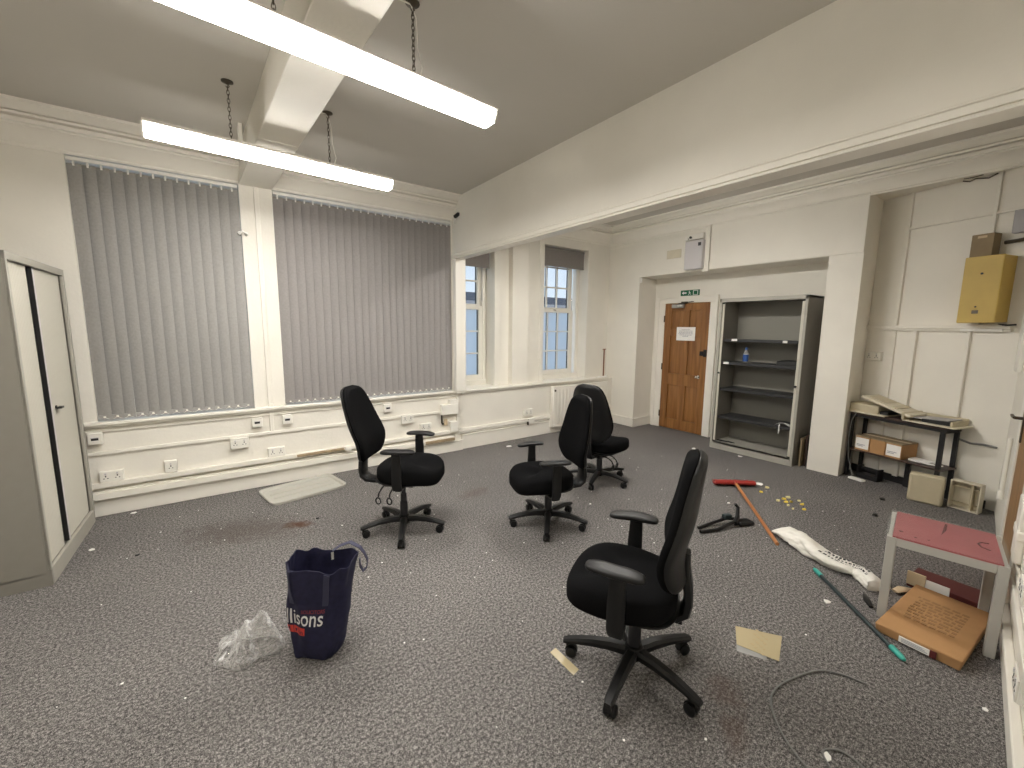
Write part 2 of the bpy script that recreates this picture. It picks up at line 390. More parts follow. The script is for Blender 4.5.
# pilaster boxing between the two sash windows, and the window architraves
m = MB().box(3.455, 3.74, YU-.10, YU, .79, 2.97).box(3.20, 3.305, YU-.03, YU, .79, 2.97).box(4.02, 4.10, YU-.012, YU, .79, 2.97).box(5.02, 5.09, YU-.012, YU, .79, 2.97)
struct('trim_14', m, 'wall', bevel=.005)
# timber batten showing in the skirting trunking
o = bx(.64, 1.10, D-.062, D-.05, .255, .282).build('batten', 'timber', bevel=.002)
tag(o, 'bare timber strip laid in the trunking behind the left armchair', 'batten')
o = bx(2.06, 2.46, D-.066, D-.055, .160, .195).build('batten', 'timber', bevel=.002)
tag(o, 'short bare timber strip in the skirting right of the left armchair', 'batten')

# battens of the panelled alcove
m = MB()
wbox(m, W, -.02, 1.12, 0, .055, 1.628, 1.662); wbox(m, W, -.02, 1.12, 0, .035, 1.606, 1.63)
wbox(m, W, .252, .280, 0, .026, 1.66, 2.99); wbox(m, W, .885, .91, 0, .026, 1.66, 2.99); wbox(m, W, .27, 1.17, 0, .024, 2.628, 2.65)
wbox(m, W, .262, .278, 0, .020, .07, 1.61); wbox(m, W, .415, .462, 0, .034, .07, 1.61); wbox(m, W, .842, .862, 0, .030, .07, 1.61)
struct('trim_15', m, 'wall', bevel=.003)

# ------------------------------------------------------------------ sash windows of the bay
def sash(name, x0, x1, gx, blindz, lab):
    y = YU+.20
    f = struct(name, bx(x0, x0+.06, y-.01, y+.09, .785, ZB1).box(x1-.06, x1, y-.01, y+.09, .79, ZB1).box(x0, x1, y-.01, y+.09, ZB1-.05, ZB1).box(x0, x1, y-.03, y+.09, .785, .86), 'trim', bevel=.004)
    g0, g1 = gx[0], gx[-1]
    def bars(yy, z0, z1, hz, m):
        m.box(g0-.075, g0, yy, yy+.035, z0-.075, z1+.05).box(g1, g1+.075, yy, yy+.035, z0-.075, z1+.05)
        m.box(g0-.01, g1+.01, yy, yy+.035, z0-.075, z0).box(g0-.01, g1+.01, yy, yy+.035, z1, z1+.05)
        for x in gx[1:-1]: m.box(x-.011, x+.011, yy+.004, yy+.03, z0, z1)
        for z in hz: m.box(g0, g1, yy+.004, yy+.03, z-.011, z+.011)
        return m
    bars(y, .93, 1.845, (1.235, 1.545), MB()).build('lower_sash', 'trim', f, bevel=.003)
    bars(y+.04, 1.925, 2.74, (2.24, 2.55), MB()).build('upper_sash', 'trim', f, bevel=.003)
    bx(g0, g1, y+.045, y+.048, .93, 1.845).build('lower_pane', 'obscure', f)
    bx(g0, g1, y+.085, y+.088, 1.925, 2.74).build('upper_pane', 'pane', f)
    m = MB()
    for x in gx[1:]: m.box(x-.010, x+.020, y+.0305, y+.044, .93, 1.845).box(x-.010, x+.020, y+.0705, y+.084, 1.925, 2.74)
    m.build('bar_shade', 'shelfblack', f)  # black slips added for the backlit dark sides of the glazing bars
    MB().cyl(((g0+g1)/2-.02, y-.012, 1.885), ((g0+g1)/2+.02, y-.012, 1.885), .012).build('sash_catch', 'chrome', f)
    MB().box(g1+.03, g1+.045, y-.014, y, 1.97, 2.05).build('sash_pull', 'chrome', f, bevel=.003)
    m = MB().box(x0+.012, x1-.012, YU+.085, YU+.091, blindz, ZB1-.03)
    o = thing('roller_blind', lab, 'blind', ((x0+x1)/2, YU+.09, ZB1-.03)); 
    def loc_(mb): mb.bm.transform(Matrix.Translation((-(x0+x1)/2, -(YU+.09), -(ZB1-.03)))); return mb
    loc_(m).build('blind_cloth', 'roller', o)
    loc_(MB().cyl((x0+.012, YU+.10, ZB1-.03), (x1-.012, YU+.10, ZB1-.03), .024)).build('roller_tube', 'roller', o)
    loc_(bx(x0+.012, x1-.012, YU+.08, YU+.096, blindz-.012, blindz+.006)).build('bottom_bar', 'roller', o)
sash('window_1', 2.42, 3.20, (2.455, 2.665, 2.87, 3.085), 2.42, 'taupe roller blind half seen in the sash window beside the nib')
sash('window_2', WB[0]-.03, WB[1], (4.155, 4.369, 4.584, 4.83), 2.55, 'taupe roller blind at the top of the sash window above the radiator')
# the wide windows hidden behind the vertical blinds
for k, (a, b) in enumerate((W1, W2)):
    f = struct('window_%d' % (k+3), bx(a, a+.06, D+.26, D+.34, ZW0, ZW1).box(b-.06, b, D+.26, D+.34, ZW0, ZW1).box(a, b, D+.26, D+.34, ZW0, ZW0+.07).box(a, b, D+.26, D+.34, ZW1-.07, ZW1).box((a+b)/2-.03, (a+b)/2+.03, D+.26, D+.34, ZW0, ZW1).box(a, b, D+.26, D+.34, 1.84, 1.90), 'trim', bevel=.004)
    bx(a, b, D+.298, D+.302, ZW0, ZW1).build('pane', 'obscure', f)

# ------------------------------------------------------------------ what the windows look onto
o = thing('neighbour_building', 'dark brick building with pale coping seen low through the upper panes', 'building', (11.5, 14.2, 0))
bx(-9, 9, 0, 1.5, -6, 2.30).build('brick_wall', 'brick', o)
bx(-9, 9, -.12, 1.6, 2.30, 2.62).build('coping', 'greycase', o)
o2 = MB().loft([[(-9, -.1, 2.62), (9, -.1, 2.62), (9, 1.6, 2.62), (-9, 1.6, 2.62)], [(-9, .8, 3.02), (9, .8, 3.02), (9, .82, 3.02), (-9, .82, 3.02)]]); o2.build('roof', 'slate', o)

# ------------------------------------------------------------------ vertical blinds
def vblind(x0, x1, n, mt, lab, seed):
    rnd = random.Random(seed)
    r = thing('vertical_blind', lab, 'blind', ((x0+x1)/2, D+.03, 2.86), group=None); ox = (x0+x1)/2
    bx(x0-ox-.0, x1-ox, -.045, .0, -.028, 0).build('headrail', 'whiteplastic', r, bevel=.003)
    step = (x1-x0)/n
    bot = MB(); pts = []; hook = None
    z0 = .815-2.86
    for i in range(n):
        c = x0-ox+step*(i+.5); a = radians(-17 + rnd.uniform(-1.2, 1.2)); w = .047*min(1.12, step/.0785)
        dx, dy = w*cos(a), w*sin(a); m = MB()
        cols = []
        for q in range(7):
            u = -1+q/3; bow = .004*(1-u*u)
            cols.append((c+u*dx, -.022+u*dy-bow))
        zt = -.045; sway = rnd.uniform(-.006, .006)
        front = [[(x, y, zt) for x, y in cols], [(x+sway*.5, y, -1.0) for x, y in cols], [(x+sway, y, z0) for x, y in cols]]
        back = [[(x, y+.0016, z) for x, y, z in row][::-1] for row in front]
        m.loft([f+b for f, b in zip(front, back)])
        # weight pocket at the hem
        m.box(c+sway-dx*.92, c+sway+dx*.92, -.0285, -.016, z0, z0+.035)
        so = m.build('slat', mt, r)
        if hook is None: hook = bx(-.006, .006, -.030, -.018, -.062, -.028).mesh('slat_hook', MT['whiteplastic'])
        inst('slat_hook', hook, so, (c, 0, 0))
        pts.append((c+sway, -.036, z0+.02))
    for i, p in enumerate(pts):
        bot.box(p[0]-.007, p[0]+.007, p[1]-.003, p[1]+.01, p[2]-.008, p[2]+.006)
        if i+1 < n:
            q = pts[i+1]; bot.tube([(p[0]+(q[0]-p[0])*t, p[1], p[2]-.022*4*t*(1-t)) for t in [k/6 for k in range(7)]], .0018, 5)
    bot.build('bottom_chain', 'whiteplastic', r)
    return r
vblind(W1[0]+.006, W1[1]-.012, 14, 'slat', 'grey vertical slat blind, the narrower one nearest the grey cupboard', 3)
vblind(W2[0]+.004, W2[1]-.004, 24, 'slat2', 'grey vertical slat blind, the wider one between the two pale piers', 5)
# ------------------------------------------------------------------ the two hanging batten lamps
def batten_lamp(cx, cy, rz, lab, hooks, length=1.5, zb=2.692, zt=2.778, mats=('diffside', 'diff')):
    r = thing('batten_lamp', lab, 'ceiling light', (cx, cy, zt), rz, 'chain hung batten lamps')
    h = length/2
    bx(-h, h, -.030, .030, -.022, 0).box(-h, h, -.080, .080, -.034, -.026).build('housing', 'lampwhite', r, bevel=.003)
    prof = [(-.062, -.034), (-.060, -.050), (-.040, zb-zt), (.040, zb-zt), (.060, -.050), (.062, -.034)]
    MB().loft([[(x, a, b) for a, b in prof] for x in (-h+.006, h-.006)]).build('diffuser', mats[0], r, angle=20)
    bx(-h+.008, h-.008, -.0395, .0395, zb-zt-.002, zb-zt+.004).build('lit_panel', mats[1], r)
    for s in (-1, 1):
        MB().loft([[(s*h+dx, a*1.03, b*1.02+.001) for a, b in prof] for dx in (-.005, .005)]).build('end_cap', 'lampwhite', r)
    for hx in hooks:
        ch = MB(); n = 13; top = ZC-zt-.03; bot = .0
        pitch = (top-bot)/n
        for i in range(n):
            z = bot+pitch*(i+.5); ax = ((1, 0, 0), (0, 0, 2.2)) if i % 2 else ((0, 1, 0), (0, 0, 2.2))
            ch.ring((hx, 0, z), .0075, .0022, ax, 10, 5)
        ch.build('chain', 'oldmetal', r)
        hk = MB().lathe([(.0, ZC-zt-.001), (.034, ZC-zt-.001), (.034, ZC-zt-.006), (.012, ZC-zt-.014), (.006, ZC-zt-.02), (.0, ZC-zt-.02)], (hx, 0, 0), 14)
        hk.tube([(hx, 0, ZC-zt-.015), (hx+.010, 0, ZC-zt-.028), (hx, 0, ZC-zt-.042), (hx-.010, 0, ZC-zt-.030)], .003, 6)
        hk.build('ceiling_hook', 'oldmetal', r)
    MB().tube([(hooks[1]+.03, .0, 0), (hooks[1]+.045, 0, .05), (hooks[1]+.025, .004, .14), (hooks[1]+.02, 0, .26), (hooks[1]-.01, 0, ZC-zt-.012), (hooks[1]-.12, 0, ZC-zt-.02), (hooks[1]-.20, 0, ZC-zt-.03)], .0035, 6).build('flex', 'whiteplastic', r)
    return r
batten_lamp(.607, 2.050, radians(4.3), 'lit white batten lamp nearer the camera, largest in the top of the photo', (-.314, .287), zb=2.718, zt=2.806)
batten_lamp(.515, 3.40, radians(3.2), 'lit white batten lamp nearer the window blinds, the smaller of the two', (-.314, .289))
batten_lamp(.675, .70, radians(4.3), 'lit white batten lamp overhead beside the camera, out of the photo', (-.304, .297), mats=('difftiredside', 'difftired'))
# the bay has a batten of its own, close under its ceiling behind the downstand
batten_lamp(3.36, 2.75, radians(90), 'lit white batten lamp hanging in the bay, hidden behind the downstand', (-.304, .297), zb=2.80, zt=2.88, mats=('diffbayside', 'diffbay'))

# ------------------------------------------------------------------ tambour cupboard at the left, closed
r = thing('tambour_cupboard', 'tall pale grey two-door shutter cupboard standing at the left wall, almost closed', 'cupboard', (-.878, 4.085, 0), radians(-1.5))
y0, y1, d, hh = -.513, .513, .455, 2.0
bx(-d, -.0, y0, y0+.022, 0, hh).box(-d, 0, y1-.022, y1, 0, hh).box(-d, 0, y0, y1, hh-.03, hh).box(-d, -d+.02, y0, y1, 0, hh).box(-d, -.02, y0, y1, .07, .09).build('carcass', 'cabside', r, bevel=.003)
bx(-.02, 0, y0+.02, y1-.02, .0, .105).build('plinth', 'cab', r, bevel=.002)
m = bx(-.018, .002, y0+.002, y1-.002, hh-.045, hh-.001).box(-.018, .002, y1-.035, y1-.001, 0.1, hh-.04).box(-.018, .002, y0, y0+.022, .1, hh-.04)
m.build('front_frame', 'cab', r, bevel=.003)
def tamb(mb, a, b, z0, z1, x=-.022, n=None):
    n = n or max(2, int((b-a)/.022)); st = (b-a)/n; cols = []
    for i in range(n):
        cols += [(x-.0018, a+st*i), (x, a+st*i+st*.18), (x, a+st*i+st*.82)]
    cols.append((x-.0018, b))
    ring = cols + [(x-.012, b), (x-.012, a)]
    return mb.loft([[(p, q, z) for p, q in ring] for z in (z0, z1)])
t = tamb(MB(), y0+.022, -.150, .108, hh-.048).build('shutter', 'tamb', r, smooth=False)
t = tamb(MB(), -.055, y1-.045, .108, hh-.048).build('shutter', 'tamb', r, smooth=False)
bx(-.034, -.012, -.084, -.055, .11, hh-.05).build('edge_strip', 'greyplastic', t, bevel=.003); bx(-.034, -.012, -.092, -.084, .11, hh-.05).build('shade_strip', 'dark', t)  # black strip stands for the shaded side of the shutter's leading edge
k = MB().lathe([(0, .0), (.011, .0), (.011, .006), (.0, .006)], (0, 0, 0), 12); k.bm.transform(Matrix.Translation((-.02, .035, 1.03)) @ Matrix.Rotation(pi/2, 4, 'Y'))
k.box(-.012, .012, .020, .075, 1.018, 1.030)
k.build('lock_handle', 'dark', t)
bx(-.10, -.06, -.30, .10, .09, hh-.035).build('inside', 'dark', r)  # black sheet stands for the shade inside, seen through the gap

# ------------------------------------------------------------------ open tambour cupboard in the recess at the right
r = thing('tambour_cupboard', 'tall grey open shelved cupboard with black shelves beside the wooden door', 'cupboard', (5.462, 2.405, 0), 0)
y0, y1, d, hh = -.503, .503, .46, 2.0
bx(0, d, y0, y0+.02, 0, hh).box(0, d, y1-.02, y1, 0, hh).box(0, d, y0, y1, hh-.03, hh).build('carcass', 'cabside', r, bevel=.003)
bx(d-.03, d-.004, y0+.02, y1-.02, .0, hh-.03).box(.03, d-.03, y0+.02, y0+.026, .1, hh-.03).box(.03, d-.03, y1-.026, y1-.02, .1, hh-.03).build('lining', 'cabin', r)
bx(0, .022, y0+.018, y1-.018, 0, .098).box(0, d-.02, y0+.02, y1-.02, .075, .098).build('plinth', 'cab', r, bevel=.002)
bx(-.002, .02, y0, y1, hh-.048, hh).box(-.002, .02, y0, y0+.030, 0, hh).box(-.002, .02, y1-.030, y1, 0, hh).build('front_frame', 'cab', r, bevel=.003)
for s in (-1, 1):
    q = bx(.012, .028, *sorted((s*(.503-.034), s*(.503-.062))), .10, hh-.05).build('shutter_edge', 'tamb', r, bevel=.004)
    k = MB().cyl((.012, s*.456, 1.03 if s > 0 else .95), (-.006, s*.456, 1.03 if s > 0 else .95), .012).box(.004, .012, s*.456-.016, s*.456+.016, .085, .11).box(.004, .012, s*.456-.016, s*.456+.016, hh-.07, hh-.05); k.build('lock', 'dark', q)
    MB().box(.03, .40, *sorted((s*(.503-.028), s*(.503-.052))), .10, hh-.05).build('shutter_roll', 'cabin', r)
ZS = (.445, .825, 1.175, 1.475)
for z in ZS:
    bx(.055, d-.035, y0+.055, y1-.055, z-.028, z).box(.05, .07, y0+.055, y1-.055, z-.032, z+.004).build('shelf', 'shelfblack', r, bevel=.002)
    
def cabpt(x, y, z): return (5.462+x, 2.405+y, z)
# things inside it
r = thing('spray_bottle', 'small clear bottle with blue label standing on cupboard shelf', 'bottle', cabpt(.17, .20, 1.176)); r.scale = (.85, .85, .88)
MB().lathe([(0, 0), (.036, 0), (.038, .01), (.038, .12), (.030, .15), (.014, .175), (.014, .19), (0, .19)]).build('bottle_body', 'clear', r)
MB().lathe([(.0385, .02), (.0392, .03), (.0392, .11), (.0385, .12)]).build('label_band', 'blue', r)
MB().lathe([(0, .188), (.016, .188), (.016, .215), (.010, .225), (0, .225)]).build('cap', 'blue', r)
def clip(y, z, lab, w=.035):
    o = bx(-.006, .004, -w, w, -.014, .014).box(-.002, .03, -w, w, .010, .014).build('shelf_label', 'paper', bevel=.001); o.location = cabpt(.045, y, z); tag(o, lab, 'label')
clip(.30, 1.468, 'white label clip at the left end of the top cupboard shelf')
clip(-.29, 1.462, 'white label clip at the right end of the top cupboard shelf', .025)
clip(.385, 1.165, 'white label clip on the second cupboard shelf, left of the blue bottle')
o = bx(-.10, .08, -.11, .11, 0, .05).box(-.10, .08, -.11, .07, .05, .062).build('folder', 'dark', bevel=.006); o.location = cabpt(.19, -.31, 1.176); tag(o, 'black folder lying at the right of the second cupboard shelf', 'folder')
m = MB(); rr = []
for i in range(9):
    t = i/8; rr.append([(-.01-.05*t*0, -.09+.16*t, .012+.035*sin(t*pi)), (.09, -.08+.15*t, .010+.02*sin(t*pi)), (.09, -.08+.15*t, .008+.02*sin(t*pi)), (-.01, -.09+.16*t, .009+.035*sin(t*pi))])
m.loft(rr); o = m.build('paper_wrap', 'paper'); o.location = cabpt(.062, -.33, .447); tag(o, 'crumpled white paper on the lowest black cupboard shelf', 'paper')
MB().tube([(.0, .02, .02), (-.018, .02, .0), (-.02, .015, -.05), (-.016, .02, -.09)], .006, 6).build('loose_strip', 'paper', o)
m = MB().tube([(.08, .17, .008), (.06, .08, .014), (.10, 0, .008), (.08, -.06, .012)], [.012, .018, .016, .008], 8, .5); o = m.build('cloth_scrap', 'dark'); o.location = cabpt(.0, .27, .098); tag(o, 'dark crumpled scrap on the cupboard floor near its left side', 'scrap')
# boards leaning in the gap right of it
for i, (mt, lab) in enumerate((('carddull', 'dull board edge leaning between open cupboard and pale pier'), ('darkwood', 'dark board edge leaning against the pale pier behind the dull board'))):
    o = bx(0, .30, -.009, .009, 0, .34+.04*i).build('leaning_board', mt, bevel=.001); o.location = (5.56+.06*i, 1.862-.035*i, 0.0); o.rotation_euler = (radians(0), 0, 0); tag(o, lab, 'board')

# ------------------------------------------------------------------ wooden door, frame, hardware
f = struct('door_1', bx(XB-.035, XB+.01, 4.045, 4.20, 0, 2.0).box(XB-.035, XB+.01, 3.19, 3.30, 0, 2.0).box(XB-.035, XB+.01, 3.19, 4.20, 2.0, 2.085).box(XB-.045, XB, 4.15, 4.205, 0, 2.09).box(XB-.045, XB, 3.185, 3.215, 0, 2.09).box(XB-.045, XB, 3.185, 4.205, 2.075, 2.095), 'trim', bevel=.004)
dy0, dy1 = 3.302, 4.043
m = MB(); x0 = XB-.030; xin = XB-.009
m.box(x0, XB, dy1-.115, dy1, .008, 1.998).box(x0, XB, dy0, dy0+.115, .008, 1.998)
RZ = ((.008, .17), (.72, .90), (1.50, 1.60), (1.89, 1.998)); q0, q1 = dy0+.115, dy1-.115
for a, b in RZ: m.box(x0+.0006, XB, q0, q1, a, b)
for (a, b), (c, d_) in zip(RZ, RZ[1:]): m.box(x0+.0012, XB, 3.62, 3.725, b, c)
for ya, yb in ((q0, 3.62), (3.725, q1)):
    for (_, a), (b, _) in zip(RZ, RZ[1:]):
        m.box(xin, XB, ya, yb, a, b)
        e = .035; m.hexa([(xin-.0004, ya+.010, a+.010), (xin-.0004, yb-.010, a+.010), (xin-.0004, yb-.010, b-.010), (xin-.0004, ya+.010, b-.010), (xin-.010, ya+e, a+e), (xin-.010, yb-e, a+e), (xin-.010, yb-e, b-e), (xin-.010, ya+e, b-e)])
leaf = m.build('door_leaf', 'door', f, bevel=.003)
MB().cyl((x0, 3.41, .885), (x0-.008, 3.41, .885), .026).cyl((x0-.008, 3.41, .885), (x0-.04, 3.41, .885), .011).lathe([(0, 0), (0.001, 0)], (0, 0, 0), 3).build('knob_stem', 'chrome', leaf)
k = MB().lathe([(0, -.022), (.018, -.018), (.026, 0), (.018, .016), (0, .02)], (0, 0, 0), 18); k.bm.transform(Matrix.Translation((x0-.052, 3.41, .885)) @ Matrix.Rotation(pi/2, 4, 'Y')); k.build('door_knob', 'chrome', leaf)
k = bx(x0-.022, x0, 3.308, 3.350, 1.195, 1.30).box(x0-.026, x0, 3.350, 3.405, 1.21, 1.275).cyl((x0, 3.378, 1.243), (x0-.042, 3.378, 1.243), .016); k.build('digital_lock', 'blacksteel', leaf, bevel=.004)
for z in (.23, 1.0, 1.76): MB().cyl((x0-.004, dy1+.004, z-.05), (x0-.004, dy1+.004, z+.05), .010).build('hinge', 'oldmetal', leaf)
k = bx(x0-.055, x0, 3.70, 3.90, 1.925, 1.985); k.build('door_closer', 'steel', leaf, bevel=.008)
MB().tube([(x0-.03, 3.80, 1.99), (x0-.05, 3.66, 2.005), (x0-.01, 3.56, 2.015)], .007, 6).box(x0-.02, x0+.0, 3.66, 3.76, 1.99, 2.02).build('closer_arm', 'oldmetal', leaf)
MB().box(x0-.058, x0-.054, 3.72, 3.80, 1.945, 1.965).build('closer_plate', 'chrome', leaf)
o = bx(-.002, 0, -.155, .155, -.103, .103).build('door_notice', 'paper', bevel=.0005); o.location = (x0-.0015, 3.662, 1.53); tag(o, 'white paper notice taped to the wooden door', 'notice')
m = MB(); rn = random.Random(4)
for i, w in enumerate((.07, .11, .115, .12, .10, .05)):
    z = .062-.020*i; y = w
    while y > -w:
        l = rn.uniform(.012, .028); m.box(-.0026, -.002, max(-w, y-l), y, z-.004, z+.004); y -= l+.006
m.build('notice_lines', 'greyink', o)

# exit sign over the door
o = bx(-.004, 0, -.155, .155, -.042, .042).build('exit_sign', 'green', bevel=.001); o.location = (XB-.002, 3.65, 2.150); tag(o, 'green exit sign with white arrow above the wooden door', 'sign')
m = MB()
def flat(pts): m.prism(pts, lambda a, b, d: (d, a, b), -.0052, -.0042)
flat([(.135, 0), (.105, .026), (.105, .011), (.058, .011), (.058, -.011), (.105, -.011), (.105, -.026)])
m.build('arrow', 'printwhite', o)
m = MB()
flat([(.012+.007*cos(q), .024+.007*sin(q)) for q in [2*pi*k/10 for k in range(10)]])
flat([(.026, .010), (.012, .016), (-.004, .008), (-.012, -.002), (-.008, -.005), (.002, .002), (.002, -.006), (.012, -.016), (.022, -.032), (.028, -.030), (.020, -.014), (.012, -.004), (.013, .006), (.022, .004)])
flat([(.000, -.008), (-.012, -.016), (-.012, -.030), (-.006, -.030), (-.006, -.019), (.006, -.012)])
m.build('running_figure', 'printwhite', o)
m = MB()
flat([(-.050, -.034), (-.050, .034), (-.058, .034), (-.058, -.034)]); flat([(-.058, .027), (-.058, .034), (-.128, .034), (-.128, .027)]); flat([(-.120, .027), (-.128, .027), (-.128, -.034), (-.120, -.034)]); flat([(-.058, -.034), (-.058, -.027), (-.128, -.027), (-.128, -.034)])
m.build('doorway_symbol', 'printwhite', o)

# wall boxes above the recess
r = thing('control_box', 'white wall box with a black square window above the door recess', 'wall box', (XR-.017, 3.325, 2.60))
bx(-.075, 0, -.135, .125, -.18, .20).build('case', 'greyplastic', r, bevel=.006)
bx(-.080, -.075, -.128, .118, -.165, .185).build('lid', 'greyplastic', r, bevel=.002)
bx(-.083, -.079, -.112, -.070, .12, .165).build('black_window', 'dark', r)
bx(-.05, 0, -.12, .15, .22, .29).build('top_housing', 'whiteplastic', r, bevel=.004)
MB().cyl((-.05, .06, .25), (-.07, .06, .25), .016).cyl((-.02, .08, .26), (-.05, .10, .23), .01).build('key_switch', 'dark', r)
o = bx(-.014, 0, -.035, .035, -.30, .29).box(-.014, 0, .0, .25, .262, .29).box(-.02, 0, -.045, .045, -.31, -.27).build('cable_trunking', 'trim', bevel=.003); o.location = (XR-.017, 3.165, 2.69); tag(o, 'white cable trunking upright beside the white wall box', 'trunking')
o = bx(-.006, 0, -.115, .115, -.06, .06).build('blank_plate', 'beigelt', bevel=.002); o.location = (XR-.001, 3.675, 2.675); tag(o, 'cream blank plate on the wall left of the white wall box', 'plate')
r = thing('motion_sensor', 'small white motion sensor in the top left corner of the door recess', 'sensor', (XR+.02, 4.235, 2.36))
MB().lathe([(0, -.05), (.018, -.045), (.026, -.02), (.022, .01), (0, .015)]).build('sensor_head', 'whiteplastic', r); MB().cyl((0, 0, .01), (0, .018, .035), .012).build('bracket', 'whiteplastic', r)
r = thing('security_camera', 'small dark camera on a white arm in the corner below the cornice', 'camera', (XD-.016, 4.60, 2.86))
MB().tube([(.014, .05, -.02), (-.0, .02, -.005), (-.02, -.03, .035)], .012, 8).build('arm', 'whiteplastic', r)
MB().cyl((-.015, -.02, .035), (.005, -.075, .06), .022).build('camera_body', 'dark', r); MB().cyl((.004, -.073, .059), (.008, -.085, .064), .013).build('lens', 'shelfblack', r)

# ------------------------------------------------------------------ sockets and data plates
def plate(name, pos, w, h, lab, kind, fn=None, dep=.012, group=None):
    """pos on the wall; kind: 'twin' socket, 'data', 'single', 'blank'; fn turns (across, out, up) into the room"""
    r = thing(name, lab, 'socket' if kind in ('twin', 'single', 'quad') else 'wall plate', pos)
    F = fn or (lambda a, o, u: (a, -o, u))
    def hb(mb, a0, a1, o0, o1, u0, u1): return mb.hexa([F(a0, o0, u0), F(a1, o0, u0), F(a1, o1, u0), F(a0, o1, u0), F(a0, o0, u1), F(a1, o0, u1), F(a1, o1, u1), F(a0, o1, u1)])
    hb(MB(), -w/2-.002, w/2+.002, 0, dep+.02, -h/2-.002, h/2+.002).build('back_box', 'whiteplastic', r, bevel=.003)
    hb(MB(), -w/2, w/2, dep+.02, dep+.027, -h/2, h/2).build('face_plate', 'whiteplastic', r, bevel=.002)
    o0, o1 = dep+.026, dep+.0285
    if kind in ('twin', 'single', 'quad'):
        for c in {'twin': (-.036, .036), 'single': (0,)}[kind]:
            sl = MB(); hb(sl, c-.004, c+.004, o0, o1, .0, .012); hb(sl, c-.016, c-.007, o0, o1, -.016, -.010); hb(sl, c+.007, c+.016, o0, o1, -.016, -.010)
            ou = sl.build('outlet_holes', 'dark', r)
            hb(MB(), c-.006, c+.006, o0, o1+.003, .018, .032).build('switch', 'greyplastic', r)
    elif kind == 'data':
        hb(MB(), -w*.26, w*.26, o0, o1, -.012, .008).build('port', 'dark', r)
        hb(MB(), -w*.30, w*.30, o0, o1+.004, .008, .014).build('port_shutter', 'greyplastic', r)
    return r
plate('data_socket', (-.822, D-.014, .668), .085, .088, 'white data plate high on the dado beside the left grey cupboard', 'data')
plate('power_socket', (-.752, D, .335), .146, .086, 'white double socket low on the wall nearest the left grey cupboard', 'twin')
plate('power_socket', (-.366, D, .345), .086, .100, 'white single socket low between the double sockets under the narrow blind', 'single')
plate('power_socket', (.158, D-.004, .477), .146, .100, 'white double socket hanging from the trunking below the right end of the narrow blind', 'twin')
plate('data_socket', (.313, D-.012, .662), .085, .088, 'white data plate just left of the upright trunking below the pier', 'data')
plate('data_socket', (.574, D-.012, .660), .085, .088, 'white data plate just right of the upright trunking below the pier', 'data')
plate('power_socket', (.462, D, .338), .146, .088, 'white double socket low on the wall below the pier between blinds', 'twin')
plate('data_socket', (1.606, D-.012, .668), .085, .088, 'white data plate above the armrests of the left chair', 'data')
plate('power_socket', (1.845, D-.004, .505), .146, .100, 'white double socket on the trunking behind the left chair', 'twin')
plate('power_socket', (2.079, D, .375), .146, .088, 'white double socket low behind the far armrest of the left chair', 'twin')
plate('power_socket', (3.70, YA, .372), .150, .092, 'white double socket on the bay wall left of the radiator', 'twin')
r = plate('fused_spur', (3.74, YA-.01, .245), .10, .075, 'white switch box under the socket left of the radiator', 'blank', dep=.02)
MB().box(-.065, -.05, -.05, -.02, -.055, -.01).build('spur_lead', 'oldmetal', r)
o = bx(-.125, .10, -.075, 0, -.075, .055).box(-.01, .10, -.072, 0, .05, .11).build('junction_box', 'whiteplastic', bevel=.005); o.location = (2.405, D, .58); tag(o, 'white stepped junction box at the right end of the dado trunking', 'junction box')
r = thing('pipe_stub', 'small bare pipe bend below the white junction box', 'pipe', (2.30, D-.018, .50))
MB().tube([(0, 0, 0), (0, 0, -.10), (.01, 0, -.118), (.07, 0, -.125)], .011, 8).build('pipe', 'oldmetal', r); MB().box(.03, .075, -.012, .012, -.14, -.06).build('pipe_cover', 'cardcream', r, bevel=.003)
o = bx(-.05, .05, -.07, 0, -.07, .07).build('junction_box', 'whiteplastic', bevel=.005); o.location = (2.452, D, .335); tag(o, 'small white junction box at the foot of the nib', 'junction box')
o = bx(2.508, 2.548, D-.035, D, .29, .75).build('upright_trunking', 'trim', bevel=.003); tag(o, 'white upright trunking below the nib', 'trunking')
o = bx(-.03, .03, -.045, 0, -.02, .025).build('cable_clip', 'whiteplastic', bevel=.004); o.location = (1.14, D-.05, .265); tag(o, 'small white clip box at the right end of the long timber strip', 'clip')
o = MB().tube([(.275, D-.012, 2.44), (.285, D-.05, 2.43), (.305, D-.06, 2.45), (.345, D-.05, 2.43), (.33, D-.02, 2.44)], .008, 6).cyl((.285, D, 2.435), (.285, D-.055, 2.435), .014).cyl((.34, D, 2.435), (.34, D-.05, 2.435), .014).build('cord_cleat', 'paper'); tag(o, 'white cord cleat on the pier edge beside the narrow blind', 'cleat')

